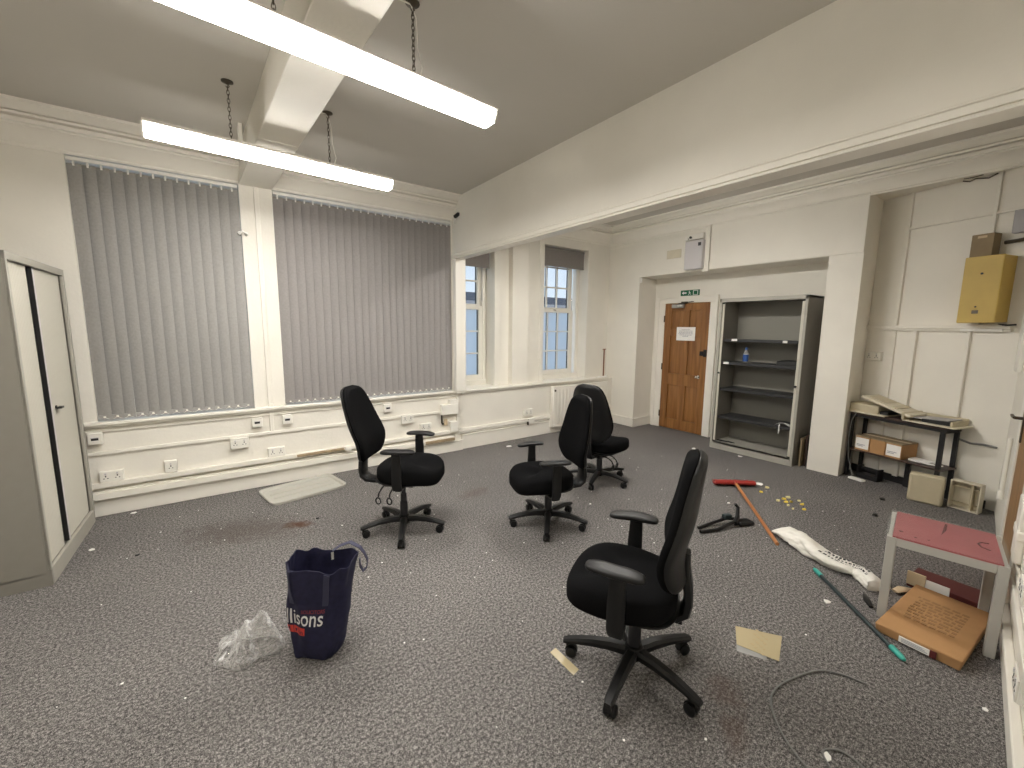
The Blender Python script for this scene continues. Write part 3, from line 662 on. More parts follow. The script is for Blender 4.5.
# radiator
r = thing('radiator', 'white panel radiator under the right bay window', 'radiator', (4.73, YA-.035, .10))
L2 = .60
m = bx(-L2, L2, -.055, -.035, 0, .62)
n = 17
for i in range(n):
    c = -L2+.04+(2*L2-.08)*i/(n-1); m.hexa([(c-.026, -.055, .04), (c+.026, -.055, .04), (c+.016, -.061, .05), (c-.016, -.061, .05), (c-.026, -.055, .58), (c+.026, -.055, .58), (c+.016, -.061, .57), (c-.016, -.061, .57)])
m.build('panel', 'trim', r, bevel=.003)
bx(-L2-.006, -L2+.05, -.062, .02, -.005, .625).build('side_cover', 'trim', r, bevel=.012)
bx(L2-.012, L2+.006, -.060, .01, 0, .62).build('side_cover', 'trim', r, bevel=.006)
bx(-L2, L2, -.05, .012, .612, .628).build('top_grille', 'trim', r, bevel=.003)
MB().cyl((-L2+.025, -.062, .565), (-L2+.025, -.072, .565), .016).build('vent_plug', 'oldmetal', r); MB().cyl((-L2+.025, -.062, .035), (-L2+.025, -.072, .035), .016).build('vent_plug', 'whiteplastic', r)
MB().cyl((L2+.03, -.02, .04), (L2+.03, -.02, -.10), .010).build('feed_pipe', 'trim', r)
MB().cyl((L2+.03, -.02, .04), (L2+.03, -.02, .10), .020, .017).build('valve_head', 'whiteplastic', r)
o = MB().tube([(5.12, 4.72, .795), (5.20, 4.70, .81), (5.30, 4.70, .80), (5.37, 4.71, .83)], .012, 8, .6).box(5.24, 5.36, 4.68, 4.76, .792, .806).build('paper_scrap', 'paper'); tag(o, 'white scrap lying on the window board corner above the radiator', 'scrap')
r = thing('copper_pipe', 'thin brown pipe with a cross bar standing in the bay corner', 'pipe', (5.44, 4.845, .79))
MB().cyl((0, 0, 0), (0, 0, .46), .011).build('pipe', 'copper', r); MB().cyl((-.035, 0, .46), (.04, 0, .46), .007).build('cross_bar', 'copper', r)

# ------------------------------------------------------------------ door and fixtures on the near wall
m = MB(); wbox(m, NW, 1.95, 2.08, 0, .018, 0, 2.06); wbox(m, NW, 1.06, 1.15, 0, .018, 0, 2.06); wbox(m, NW, 1.06, 2.08, 0, .018, 2.0, 2.09)
f = struct('door_2', m, 'trim', bevel=.004)
m = MB(); wbox(m, NW, 1.15, 1.95, 0, .008, .01, 2.0); leaf = m.build('door_leaf', 'doordark', f, bevel=.002)
m = MB(); wbox(m, NW, 1.86, 1.90, .008, .016, .90, 1.12); m.cyl(NW(1.88, .012, 1.055), NW(1.88, .05, 1.055), .010).tube([NW(1.88, .05, 1.055), NW(1.93, .055, 1.055), NW(2.03, .056, 1.052)], .009, 8); m.build('door_handle', 'oldmetal', leaf)
o = MB().cyl(NW(2.60, .016, .33), NW(2.60, .016, .80), .013).cyl(NW(2.60, .016, .32), NW(2.60, .016, .38), .020).build('pipe_run', 'trim'); tag(o, 'white upright pipe on the wall by the far right door frame', 'pipe')
m = MB(); wbox(m, NW, -.6, .98, 0, .026, .34, .40); wbox(m, NW, -.6, .96, 0, .018, .42, .45)
o = m.build('dado_trunking', 'trim', bevel=.005); tag(o, 'white double trunking along the near wall at the right edge', 'trunking')
m = MB(); wbox(m, NW, .86, 1.03, 0, .030, .46, .78); wbox(m, NW, .85, 1.04, 0, .034, .58, .63)
o = m.build('wall_boxing', 'trim', bevel=.008); tag(o, 'white wall boxing beside the far right door, above the near trunking', 'boxing')
def nearfn(a, o, u): v = NU*a + NN*o; return (v.x, v.y, u)
p_ = NW(.42, .0, .52); plate('power_socket', p_, .146, .088, 'white double socket on the near wall at the right edge, farther one', 'twin', nearfn, .0)
p_ = NW(.12, .0, .27); plate('power_socket', p_, .146, .088, 'white double socket on the near wall at the right edge, closest to the camera', 'twin', nearfn, .0)

# ------------------------------------------------------------------ alcove: wall items
def alc(a, o, u): v = -AU*a + AN*o; return (v.x, v.y, u)
plate('power_socket', W(.10, .0, 1.325), .15, .088, 'white double socket on the alcove wall below the long rail', 'twin', lambda a, o, u: alc(-a, o, u))
r = thing('wall_cabinet', 'mustard yellow metal cabinet fixed to the alcove wall', 'wall cabinet', W(.955, 0, 1.685))
def wl(mb, s0, s1, d0, d1, z0, z1):
    F = lambda s, d, z: tuple(AU*s+AN*d+Vector((0, 0, z)))
    return mb.hexa([F(s0, d0, z0), F(s1, d0, z0), F(s1, d1, z0), F(s0, d1, z0), F(s0, d0, z1), F(s1, d0, z1), F(s1, d1, z1), F(s0, d1, z1)])
wl(MB(), -.122, .122, .0, .185, 0, .565).build('case', 'yellowbox', r, bevel=.006)
wl(MB(), -.126, .126, .180, .202, -.006, .57).build('front_cover', 'yellowbox', r, bevel=.008)
wl(MB(), -.03, .012, .202, .2045, .075, .105).build('maker_plate', 'oldmetal', r)
F = lambda s, d, z: AU*s+AN*d+Vector((0, 0, z))
MB().cyl(F(.0, .2, .42), F(.0, .207, .42), .009).cyl(F(-.01, .2, .135), F(-.01, .206, .135), .007).build('screws', 'dark', r)
r = thing('cardboard_carton', 'small dull brown carton standing on top of the yellow cabinet', 'box', W(.885, 0, 2.257))
wl(MB(), -.07, .075, .01, .12, 0, .20).build('carton', 'carddull', r, bevel=.003)
wl(MB(), -.03, .03, .119, .1215, .165, .185).build('label', 'cardcream', r)
o = MB(); wl(o, -.055, .078, .012, .06, 0, .19); o = o.build('meter_box', 'greycase', bevel=.005); o.location = W(1.09, 0, 2.435); tag(o, 'grey meter box high on the wall right of the yellow cabinet', 'wall box')
o = MB().tube([W(.99, .02, 2.372), W(1.08, .022, 2.375), W(1.165, .03, 2.385)], .016, 8).build('conduit', 'oldmetal'); tag(o, 'dark conduit running right from above the yellow cabinet', 'pipe')
m = MB(); wl(m, -.155, .125, .03, .05, -.03, .03); o = m.build('paper_strip', 'paper', bevel=.001); o.location = W(.95, 0, 1.636); tag(o, 'white strip tucked under the yellow cabinet on the rail', 'strip')
o = MB().tube([W(1.04, .04, 1.668), W(1.10, .06, 1.66), W(1.15, .04, 1.665)], .008, 6).build('cable_end', 'dark'); tag(o, 'black cable end poking out under the yellow cabinet', 'cable')
m = MB(); wbox(m, NW, 2.95, 3.28, .0, .03, 1.28, 2.12); o = m.build('plain_board', 'whiteplastic', bevel=.004); tag(o, 'plain white board on the near wall right of the yellow cabinet', 'board')  # plain white wall panel, nothing pinned to it
o = MB().tube([W(.66, .05, 2.975), W(.70, .03, 2.962), W(.75, .05, 2.970), W(.82, .02, 2.955), W(.88, .03, 2.975)], .006, 6).tube([W(.68, .08, 2.984), W(.75, .09, 2.975), W(.80, .06, 2.984)], .004, 5).build('loose_wires', 'oldmetal'); tag(o, 'tangle of dark wires at the alcove ceiling', 'wires')
o = MB().tube([W(.86, .02, .60), W(.98, .025, .575), W(1.06, .02, .585), W(1.15, .02, .58)], .010, 6).build('wall_cable', 'cable'); tag(o, 'dark cable along the alcove wall right of the shelf unit', 'cable')

# ------------------------------------------------------------------ low shelf unit and what is on it
def S(s, d, z): return W(s, d, z)
r = thing('shelf_unit', 'low dark steel and brown board shelf unit in the alcove', 'shelf unit', W(.55, .18, 0))
def sb(s0, s1, d0, d1, z0, z1): m = MB(); wl(m, s0-.55, s1-.55, d0-.18, d1-.18, z0, z1); return m
sb(.10, .91, .025, .275, .70, .722).build('top_board', 'darkwood', r, bevel=.002)
sb(.10, .91, .025, .275, .30, .318).build('lower_board', 'darkwood', r, bevel=.002)
for s in (.115, .885):
    for d0 in (.027, .245): sb(s-.016, s+.016, d0, d0+.03, 0, .70).build('leg', 'blacksteel', r, bevel=.002)
    sb(s-.014, s+.014, .05, .25, .66, .69).build('side_rail', 'blacksteel', r)
sb(.10, .91, .252, .272, .672, .70).build('front_rail', 'blacksteel', r)
sb(.10, .91, .030, .050, .672, .70).build('back_rail', 'blacksteel', r)
sb(.54, .58, .04, .07, 0, .30).build('centre_leg', 'blacksteel', r, bevel=.002)
# beige equipment on top
r = thing('office_machine', 'old beige desk machine with its lid askew at the left of the shelf unit', 'machine', W(.262, .158, .7225))
wl(MB(), -.20, .10, -.13, .13, .004, .10).build('case', 'beige', r, bevel=.012)
wl(MB(), -.19, .17, -.12, .15, .0, .016).build('base_tray', 'beigelt', r, bevel=.004)
wl(MB(), .0, .17, -.10, .10, .016, .045).build('dark_inside', 'dark', r, bevel=.004)
m = MB(); wl(m, -.23, .23, -.125, .14, -.012, .016); m.bm.transform(Matrix.Translation(F(.16, .01, .115)) @ Matrix.Rotation(radians(-17), 4, Vector(AN)) ); lid = m.build('lid', 'beigelt', r, bevel=.008)
m = MB(); wl(m, -.19, -.02, -.07, .08, .016, .022); wl(m, .05, .10, -.1, .1, .016, .026); m.bm.transform(Matrix.Translation(F(.16, .01, .115)) @ Matrix.Rotation(radians(-17), 4, Vector(AN)) ); m.build('key_panel', 'beige', lid, bevel=.002)
r = thing('document_tray', 'beige open tray with grey sheets at the right of the shelf unit', 'tray', W(.745, .165, .7225))
wl(MB(), -.16, .24, -.14, .14, .0, .012).build('tray_base', 'beigelt', r, bevel=.003)
m = MB(); wl(m, -.165, -.145, -.14, .15, .012, .085); wl(m, -.15, .2, -.145, -.125, .012, .075); wl(m, .18, .2, -.14, .10, .012, .06); m.build('tray_sides', 'beige', r, bevel=.004)
m = MB(); wl(m, -.11, .17, -.11, .09, .045, .052); m.bm.transform(Matrix.Rotation(radians(4), 4, Vector(AN))); m.build('grey_sheet', 'greycase', r)
wl(MB(), -.04, .17, -.08, .08, .013, .046).build('dark_slot', 'dark', r)
# small cartons on the lower shelf
for i, (mt, lab, white) in enumerate((('card', 'small brown carton with white end label, left of three on the low shelf', True), ('card', 'small plain brown carton, middle of three on the low shelf', False), ('card', 'small brown carton with white end label, right of three on the low shelf', True))):
    r = thing('carton', lab, 'box', W(.245+.143*i, .145, .319), 0, 'cartons on the low shelf')
    wl(MB(), -.068, .068, -.12, .13, 0, .155).build('box_body', mt, r, bevel=.002)
    m = MB(); wl(m, -.069, .069, -.121, .131, .146, .158); m.build('box_flaps', 'carddull', r, bevel=.001)
    m = MB(); wl(m, -.070, .070, -.02, .02, .156, .1595); m.build('tape_strip', 'cardcream', r)
    if white:
        wl(MB(), -.062, .062, .1305, .1325, .018, .135).build('end_label', 'paper', r)
        m = MB()
        for k in range(2): wl(m, -.05, .01+.02*k, .1325, .1332, .045+.014*k, .051+.014*k)
        m.build('label_lines', 'greyink', r)
o = MB(); wl(o, -.08, .09, -.06, .05, 0, .022); o = o.build('paper_stack', 'paper', bevel=.002); o.location = W(.70, .15, .319); tag(o, 'white papers lying right of the three cartons', 'papers')
o = MB().tube([S(.80+.09*cos(q), .20+.05*sin(q), .342) for q in [2*pi*k/24*.85 for k in range(25)]], .006, 6).build('white_cable', 'paper'); tag(o, 'white cable loop on the right of the lower shelf', 'cable')
o = MB().tube([S(.16, .285, .715), S(.13, .30, .62), S(.12, .30, .42), S(.14, .30, .22), S(.20, .30, .03)], .005, 6).build('hanging_cable', 'cable'); tag(o, 'grey cable dangling down the left end of the shelf unit', 'cable')
m = MB(); wl(m, -.10, .10, -.05, .05, .0, .05); wl(m, -.10, -.085, -.05, .05, .0, .13); wl(m, .085, .10, -.05, .05, 0, .13); wl(m, -.1, .1, -.02, .0, .09, .12); o = m.build('black_bracket', 'blacksteel', bevel=.003); o.location = W(.29, .17, 0); tag(o, 'black metal bracket on the floor under the shelf unit', 'bracket')
o = MB(); wl(o, -.07, .07, -.03, .03, 0, .02); o = o.build('paper_scrap', 'paper', bevel=.003); o.location = W(.27, .335, 0.0); tag(o, 'white scrap in front of the black bracket under the shelf unit', 'scrap')

# beige casing halves on the floor
r = thing('beige_case', 'beige rounded casing standing on the floor before the shelf unit', 'casing', (5.355, .755, 0), radians(4))
bx(-.045, .05, -.125, .115, 0, .275).build('shell', 'beige', r, bevel=.018)
bx(.045, .062, -.105, .095, .012, .262).build('inner_frame', 'beigelt', r, bevel=.004)
r = thing('beige_cover', 'open ribbed beige cover standing to the right of the rounded casing', 'casing', (5.43, .505, 0), radians(-10))
m = bx(.05, .06, -.10, .10, 0, .26).box(-.03, .06, .09, .10, 0, .26).box(-.03, .06, -.10, -.09, 0, .26).box(-.03, .06, -.10, .10, .25, .26).box(-.03, .06, -.10, .10, 0, .01)
m.build('shell', 'beigelt', r, bevel=.003)
m = bx(-.01, .05, -.045, -.032, .01, .25).box(.0, .05, -.09, .09, .20, .208).box(.02, .05, -.09, .09, .045, .052); m.build('ribs', 'beige', r)
# ------------------------------------------------------------------ swivel chairs (each faces its own +X)
def sup(a, b, n, k, N):   # superellipse point
    q = 2*pi*k/N; c, s_ = cos(q), sin(q)
    return a*math.copysign(abs(c)**(2/n), c), b*math.copysign(abs(s_)**(2/n), s_)
def seat_me():
    m = MB(); N = 40; rings = []
    for f, z in ((.86, .392), (.95, .398), (.995, .416), (1.0, .455), (.985, .482), (.95, .496), (.86, .506), (.66, .511), (.36, .509), (.12, .508)):
        rg = []
        for k in range(N):
            x, y = sup(.245, .245, 2.9, k, N)
            y *= 1 - .10*max(0, -x/.245)                      # narrower at the back
            zz = z
            if x > .10: zz -= .028*((x-.10)/.145)**2            # waterfall front
            zz += .010*(abs(y)/.245)**2*(1 if z > .48 else 0)
            rg.append((.068 + x*f, y*f, zz))
        rings.append(rg)
    return m.loft(rings).mesh('seat', MT['fabric'], angle=60)
def pan_me():
    m = MB(); N = 32
    m.loft([[(.03+sup(.21*f, .205*f, 3, k, N)[0], sup(.21*f, .205*f, 3, k, N)[1], z) for k in range(N)] for f, z in ((.6, .362), (.85, .368), (1.0, .384), (1.03, .398))])
    m.box(-.12, .10, -.075, .075, .325, .372).box(-.20, -.06, -.045, .045, .34, .385)
    return m.mesh('seat_pan', MT['chplastic'])
ZB, ZT = .525, 1.105
def bw(t):   # half width of the back up its height
    P = ((0, .120), (.03, .160), (.08, .192), (.16, .216), (.28, .230), (.42, .228), (.56, .214), (.70, .196), (.82, .174), (.91, .148), (.965, .118), (1, .062))
    for (a, u), (b, v) in zip(P, P[1:]):
        if t <= b: return u+(v-u)*(t-a)/(b-a)
    return P[-1][1]
def bcx(t): # side profile of the back's middle
    return .005 - .012*t + .026*math.exp(-((t-.24)/.2)**2) - .022*t*t
def back_me(front):
    m = MB(); N = 28; rings = []
    for i in range(25):
        t = i/24; t = t*t*(3-2*t)*.35+t*.65; w = bw(t); z = (ZT-ZB)*t; e = min(1, 4.2*sqrt(max(0, t*(1-t)))+.15)
        rg = []
        for k in range(N):
            q = 2*pi*k/N; y = w*math.copysign(abs(cos(q))**.75, cos(q)); s_ = sin(q)
            wrap = .045*(y/.22)**2                                  # sides come forward
            if front: x = (.042*abs(s_)**.7*e if s_ > 0 else -.016*abs(s_)**.6*e)
            else:
                y *= .985; x = -.012 + (.006*s_ if s_ > 0 else -.030*abs(s_)**.5*e)
            rg.append((bcx(t)+x+wrap, y, z))
        rings.append(rg)
    return m.loft(rings).mesh('backrest' if front else 'back_shell', MT['fabric' if front else 'chplastic'], angle=60)
def inset_me():
    m = MB(); N = 24; rings = []
    for i in range(9):
        t = .06+.50*i/8; w = bw(t)*.70*(1 if i else .9); z = (ZT-ZB)*t
        e = 1 if 0 < i < 8 else .2
        rings.append([(bcx(t)-.044+.045*((w*cos(2*pi*k/N))/.22)**2-(.008*e*abs(sin(2*pi*k/N))**.6 if sin(2*pi*k/N) < 0 else 0), w*cos(2*pi*k/N), z) for k in range(N)])
    return m.loft(rings).mesh('back_inset', MT['chplastic'], angle=60)
def upright_me():
    m = MB(); P = [(-.10, .362, .034), (-.17, .354, .044), (-.232, .360, .053), (-.266, .390, .058), (-.274, .44, .058), (-.270, .50, .055), (-.260, .56, .050), (-.253, .62, .040), (-.252, .66, .028)]
    rings = []
    for i, (x, z, w) in enumerate(P):
        x2, z2, _ = P[min(i+1, len(P)-1)]; x1, z1, _ = P[max(i-1, 0)]; d = Vector((x2-x1, 0, z2-z1)).normalized(); nx, nz = d.z, -d.x; h = .019
        rings.append([(x+nx*h*b, w*a, z+nz*h*b) for a, b in ((-1, -.6), (-.8, -1), (.8, -1), (1, -.6), (1, .6), (.8, 1), (-.8, 1), (-1, .6))])
    return m.loft(rings).mesh('back_upright', MT['chplastic'])
def column_me():
    return MB().lathe([(0, .075), (.028, .075), (.030, .16), (.030, .235), (.024, .24), (.024, .30), (.017, .302), (.017, .37), (0, .37)]).mesh('gas_column', MT['chmetal'])
def hub_me():
    return MB().lathe([(0, .06), (.034, .06), (.046, .075), (.048, .105), (.040, .125), (.032, .13), (0, .13)]).mesh('base_hub', MT['chplastic'])
def leg_me():
    m = MB(); rings = []
    for x, z, w, h in ((.035, .098, .027, .022), (.11, .104, .026, .020), (.19, .100, .024, .017), (.26, .090, .022, .014), (.305, .080, .021, .013), (.332, .074, .015, .010)):
        rings.append([(x, w*a, z+h*b) for a, b in ((-1, -.8), (-.7, -1), (.7, -1), (1, -.8), (1, .3), (.6, 1), (-.6, 1), (-1, .3))])
    return m.loft(rings).mesh('base_leg', MT['chplastic'])
def caster_me():
    m = MB()
    for s in (-1, 1):
        rr = [(.0, s*.010), (.021, s*.010), (.026, s*.013), (.026, s*.023), (.018, s*.027), (0, s*.027)]
        m.loft([[(.293+r*cos(2*pi*k/18), y, .0265+r*sin(2*pi*k/18)) for k in range(18)] for r, y in rr])
    m.loft([[(.293+.030*cos(q), y, .030+.030*sin(q)) for q in [pi*k/10 for k in range(11)]] for y in (-.011, .011)])
    m.cyl((.31, 0, .045), (.31, 0, .075), .009)
    return m.mesh('caster', MT['chplastic'])
def arm_me():   # right-hand armrest at -Y; mirrored for the other
    out = []
    for s in (-1, 1):
        m = MB(); P = [(.05, s*.10, .372), (.05, s*.215, .368), (.05, s*.256, .374), (.05, s*.270, .405), (.05, s*.270, .52), (.048, s*.270, .656)]; hw = (.030, .031, .033, .036, .036, .030)
        rings = []
        for i, (x, y, z) in enumerate(P):
            a, b = Vector(P[max(i-1, 0)]), Vector(P[min(i+1, len(P)-1)]); d = (b-a).normalized(); nn = Vector((1, 0, 0)).cross(d).normalized(); c = Vector(P[i]); h = .013
            rings.append([c+Vector((hw[i]*u, 0, 0))+nn*h*v for u, v in ((-1, -.5), (-.7, -1), (.7, -1), (1, -.5), (1, .5), (.7, 1), (-.7, 1), (-1, .5))])
        m.loft(rings); post = m.mesh('armrest', MT['chplastic'])
        m = MB(); N = 28; rings = []
        for f, z in ((.88, .652), (.98, .655), (1, .662), (.985, .670), (.90, .6745), (.5, .6755)):
            rings.append([(.062+sup(.122*f, .042*(f if f > .9 else f*.98), 3.2, k, N)[0], s*.276+sup(.122*f, .042*f, 3.2, k, N)[1] - s*.030*(sup(.122, .042, 3.2, k, N)[0]/.122)*(1 if sup(.122, .042, 3.2, k, N)[0] > 0 else 0)*.6, z-.006*abs(sup(.13, .04, 3, k, N)[0]/.13)**2) for k in range(N)])
        pad = m.loft(rings).mesh('arm_pad', MT['chplastic'], angle=60)
        out.append((post, pad))
    return out
def lever_me():
    out = []
    for x0, lx in ((-.10, -.115), (-.02, -.03)):
        m = MB(); m.tube([(x0, -.06, .378), (x0+(lx-x0)*.4, -.16, .368), (lx, -.205, .340), (lx, -.212, .318)], .006, 6)
        m.ring((lx, -.216, .290), .018, .006, ((1, 0, 0), (0, -.2, 1.4)), 14, 6)
        out.append(m.mesh('lever', MT['chplastic']))
    return out
def tag_me():
    return bx(-.2155, -.212, -.19, -.186, .70, .73).mesh('label_tab', MT['paper'])
CH = dict(seat=seat_me(), pan=pan_me(), back=back_me(True), shell=back_me(False), inset=inset_me(), up=upright_me(), col=column_me(), hub=hub_me(), leg=leg_me(), caster=caster_me(), arms=arm_me(), lever=lever_me())
def chair(x, y, head, phase, arms, lab, dz=0.0, lean=4.0, back=0.0, armz=0.0, inset=False):
    r = thing('office_chair', lab, 'chair', (x, y, 0), radians(head), 'black swivel chairs')
    inst('seat', CH['seat'], r, (0, 0, dz)); inst('seat_pan', CH['pan'], r, (0, 0, dz))
    b = inst('backrest', CH['back'], r, (-.235-back, 0, dz+ZB)); b.rotation_euler = (0, radians(-lean), 0)
    sh = inst('back_shell', CH['shell'], r, (-.235-back, 0, dz+ZB)); sh.rotation_euler = (0, radians(-lean), 0)
    if inset: inst('shell_inset', CH['inset'], sh)
    inst('back_upright', CH['up'], r, (-back, 0, dz)); inst('gas_column', CH['col'], r); inst('base_hub', CH['hub'], r)
    for k in range(5):
        l = inst('base_leg', CH['leg'], r, (0, 0, 0), radians(phase-head+72*k)); inst('caster', CH['caster'], l)
    if arms:
        for post, pad in CH['arms']:
            p = inst('armrest', post, r, (0, 0, dz+armz)); inst('arm_pad', pad, p)
    for lv in CH['lever']: inst('lever', lv, r, (0, 0, dz-.02))
    return r
chair(1.150, 3.036, -41, 28, True, 'black armchair on wheels standing alone before the wide blind, facing right', .052, 10, .05, .003)
chair(2.155, 2.457, 162, 11.5, True, 'black wheeled armchair facing left, its back overlapping the armless chair', -.045, 0, .03, -.01)
chair(3.240, 2.892, 13, -8, False, 'black wheeled chair without armrests seen from behind near the radiator', -.045, 3, 0, 0, True)
chair(1.518, 1.098, 120, -16, True, 'large black wheeled armchair nearest the camera, seen from its side', -.018, 1, -.055, -.012)

# ------------------------------------------------------------------ printed carrier bag
BX, BY = .352, 2.085
BR = radians(-42)          # the printed face looks to the left of the camera
def _arc():
    L_ = [0.0]; n = 2000; P0 = None
    for k in range(n+1):
        q = 2*pi*k/n - pi/2; c, s_ = cos(q), sin(q); P = (.155*math.copysign(abs(c)**.6, c), .110*math.copysign(abs(s_)**.6, s_))
        if P0: L_.append(L_[-1]+math.hypot(P[0]-P0[0], P[1]-P0[1]))
        P0 = P
    return L_
ARC = _arc(); PER = ARC[-1]
import bisect
def arc_q(u):
    t = (u % 1.0)*PER; k = min(1999, max(0, bisect.bisect_left(ARC, t)-1)); d = ARC[k+1]-ARC[k]
    return 2*pi*(k+((t-ARC[k])/d if d > 1e-9 else 0))/2000 - pi/2
def bag_pt(u, v, off=0.0):
    """u round the bag by length (0 = middle of the printed face), v up it"""
    q = arc_q(u); c, s_ = cos(q), sin(q)
    k = .84+.16*min(1, v/.16)**.6 if v < .16 else 1
    a = (.118 + .044*v**.8)*k; b = (.082 + .022*v)*k
    x = (a+off)*math.copysign(abs(c)**.6, c); y = (b+off)*math.copysign(abs(s_)**.6, s_)
    fold = .005*sin(8*q+4*v)*(.4+.6*v) + .020*noise.noise(Vector((c*1.7, s_*1.7, v*2.4+4))) + .005*noise.noise(Vector((c*4, s_*4, v*7+1)))
    dent = -.020*math.exp(-((v-.62)/.16)**2)*math.exp(-(math.sin(pi*(u-.02))/.35)**2)
    x += (fold+dent)*c; y += (fold+dent)*s_
    z = .468*v + .008*sin(2*q+.8)*max(0, v-.8)*5 + .006*sin(7*q)*max(0, v-.85)*6
    x += .015*v; y += .01*v
    return Vector((x*cos(BR)-y*sin(BR) - .030*(1-v), x*sin(BR)+y*cos(BR), z))
r = thing('carrier_bag', 'navy blue carrier bag with white lettering standing open on the carpet', 'bag', (BX, BY, .002))
m = MB(); N = 84
outer = [[bag_pt(k/N, i/22) for k in range(N)] for i in range(23)]
inner = [[bag_pt(k/N, i/22, -.003) + Vector((0, 0, .003 if i == 0 else 0)) for k in range(N)] for i in range(22, -1, -1)]
m.loft(outer+inner).build('bag_body', 'navy', r, angle=70)
def strip(mb, pts, w, t=.0015):   # pts: list of (point, width direction, out direction)
    return mb.loft([[p - wd*w/2 + o*t, p + wd*w/2 + o*t, p + wd*w/2 - o*t, p - wd*w/2 - o*t] for p, wd, o in pts])
def onbag(u, v0, v1, n=10, off=.003):
    out = []
    for i in range(n+1):
        v = v0+(v1-v0)*i/n; p = bag_pt(u, v, off); du = (bag_pt(u+.01, v, off)-bag_pt(u-.01, v, off)).normalized(); out.append((p, du, Vector((du.y, -du.x, 0))))
    return out
m = MB(); strip(m, onbag(.085, .60, .995), .028); strip(m, onbag(-.105, .62, .995), .028)
p0 = bag_pt(.085, .985, -.008); p1 = bag_pt(-.105, .985, -.008); pts = []     # this handle hangs inside
for t in [k/12 for k in range(13)]:
    p = p0.lerp(p1, t); p.z -= .16*sin(pi*t)**.7; inw = Vector((sin(BR)*-1, cos(BR), 0)); p += inw*.03*sin(pi*t); pts.append((p, Vector((0, 0, 1)) if .2 < t < .8 else Vector((cos(BR), sin(BR), 0)), inw))
strip(m, pts, .022)
m.build('handle', 'strap', r)
m = MB(); strip(m, onbag(.395, .55, .995), .028); strip(m, onbag(.585, .55, .995), .028)
a0, a1 = bag_pt(.395, 1.0, .0), bag_pt(.36, .99, .004)
path = [bag_pt(.50, 1.0, -.01)+Vector((0, 0, .0)), bag_pt(.46, 1.0, -.01)+Vector((0, 0, .025)), bag_pt(.41, 1.0)+Vector((0, 0, .032)), a1+Vector((.012, -.006, .022)), a1+Vector((.030, -.012, -.01)), a1+Vector((.046, -.012, -.055)), a1+Vector((.042, -.010, -.095)), a1+Vector((.024, -.006, -.110)), a1+Vector((.012, .0, -.085)), a1+Vector((.010, .0, -.04))]
pts = []
for i, p in enumerate(path):
    d = (path[min(i+1, 9)]-path[max(i-1, 0)]).normalized(); wd = Vector((.45, .85, .1)); wd = (wd - d*wd.dot(d)).normalized(); pts.append((p, wd, d.cross(wd)))
strip(m, pts, .024); m.build('handle', 'strap', r)
MB().box(-.006, .006, -.001, .001, -.02, .02).build('inner_tag', 'paper', r).location = tuple(bag_pt(.5, .93, -.006))
# lettering wrapped round the printed face
def wrap(u0, v0, kx=1.0, off=.0022):
    return lambda x, y: bag_pt(u0 + kx*x/PER, v0 + y/.44, off)
text_mb('Ellisons', .100, wrap(-.190, .405, .84), .0006, 'LEFT', 2).build('lettering', 'printwhite', r, smooth=False)
text_mb('SOLICITORS', .022, wrap(-.045, .530, 1.0), .0002, 'LEFT', 1).build('small_lettering', 'printdullred', r, smooth=False)
for i, ch in enumerate(('f', 't', 'in')):
    u = -.150 + i*.045; m = MB(); P = wrap(u, .295); n = 4
    G = [[m.v(P(.038*a/n, .036*b/n)) for a in range(n+1)] for b in range(n+1)]
    for b in range(n):
        for a in range(n): m.f([G[b][a], G[b][a+1], G[b+1][a+1], G[b+1][a]])
    q = m.build('red_square', 'printred', r)
    P2 = wrap(u, .295, 1.0, .0036)
    if ch == 't':
        m = MB(); pts = [(.008, .010), (.017, .009), (.026, .016), (.030, .026), (.026, .028), (.021, .024), (.012, .024), (.010, .019), (.015, .015)]
        m.f([m.v(P2(*p)) for p in pts]); m.build('bird_mark', 'navy', q, smooth=False)
    else: text_mb(ch, .038 if ch == 'f' else .032, lambda x, y: P2(x+.019, y+.006), .0005, 'CENTER').build('letter_mark', 'navy', q, smooth=False)

# ------------------------------------------------------------------ crumpled clear plastic
def crease(p, s_): return 1-abs(noise.noise(p*s_))*2.2
m = MB(); nx, ny = 44, 34; G = []
for j in range(ny+1):
    row = []
    for i in range(nx+1):
        a, b = -1+2*i/nx, -1+2*j/ny
        # square to blob
        X, Y = a*sqrt(1-b*b/2), b*sqrt(1-a*a/2); rad = sqrt(X*X+Y*Y); th = atan2(Y, X)
        edge = 1+.16*sin(3*th+.6)+.10*sin(5*th+2.0)
        x, y = X*.185*edge, Y*.135*edge
        P = Vector((x*6, y*6, 2.3)); base = (1-rad**2.2)
        tall = .075+.150*max(0, min(1, (x+.02)/.16+.25))
        z = base*tall*(.62+.38*crease(P, .8)) + base**.4*.030*crease(P+Vector((5, 0, 0)), 2.1) + .010*base**.3*crease(P, 4.5)
        x += .018*noise.noise(P*1.6); y += .018*noise.noise(P*1.6+Vector((9, 0, 0)))
        row.append(m.v((x, y, max(.0012, z))))
    G.append(row)
for j in range(ny):
    for i in range(nx):
        q = [G[j][i], G[j][i+1], G[j+1][i+1], G[j+1][i]]
        if (i+j) % 2: m.f(q[:3]); m.f([q[0], q[2], q[3]])
        else: m.f([q[0], q[1], q[3]]); m.f(q[1:])
m.bm.transform(Matrix.Diagonal((.80, .80, 1.0, 1)))
o = m.build('plastic_bag', 'poly', angle=16); sm = o.modifiers.new('film', 'SOLIDIFY'); sm.thickness = .004; sm.offset = -1
o.location = (.040, 2.268, .004); o.rotation_euler = (0, 0, radians(-28)); tag(o, 'crumpled clear plastic bag lying left of the navy bag', 'plastic bag')

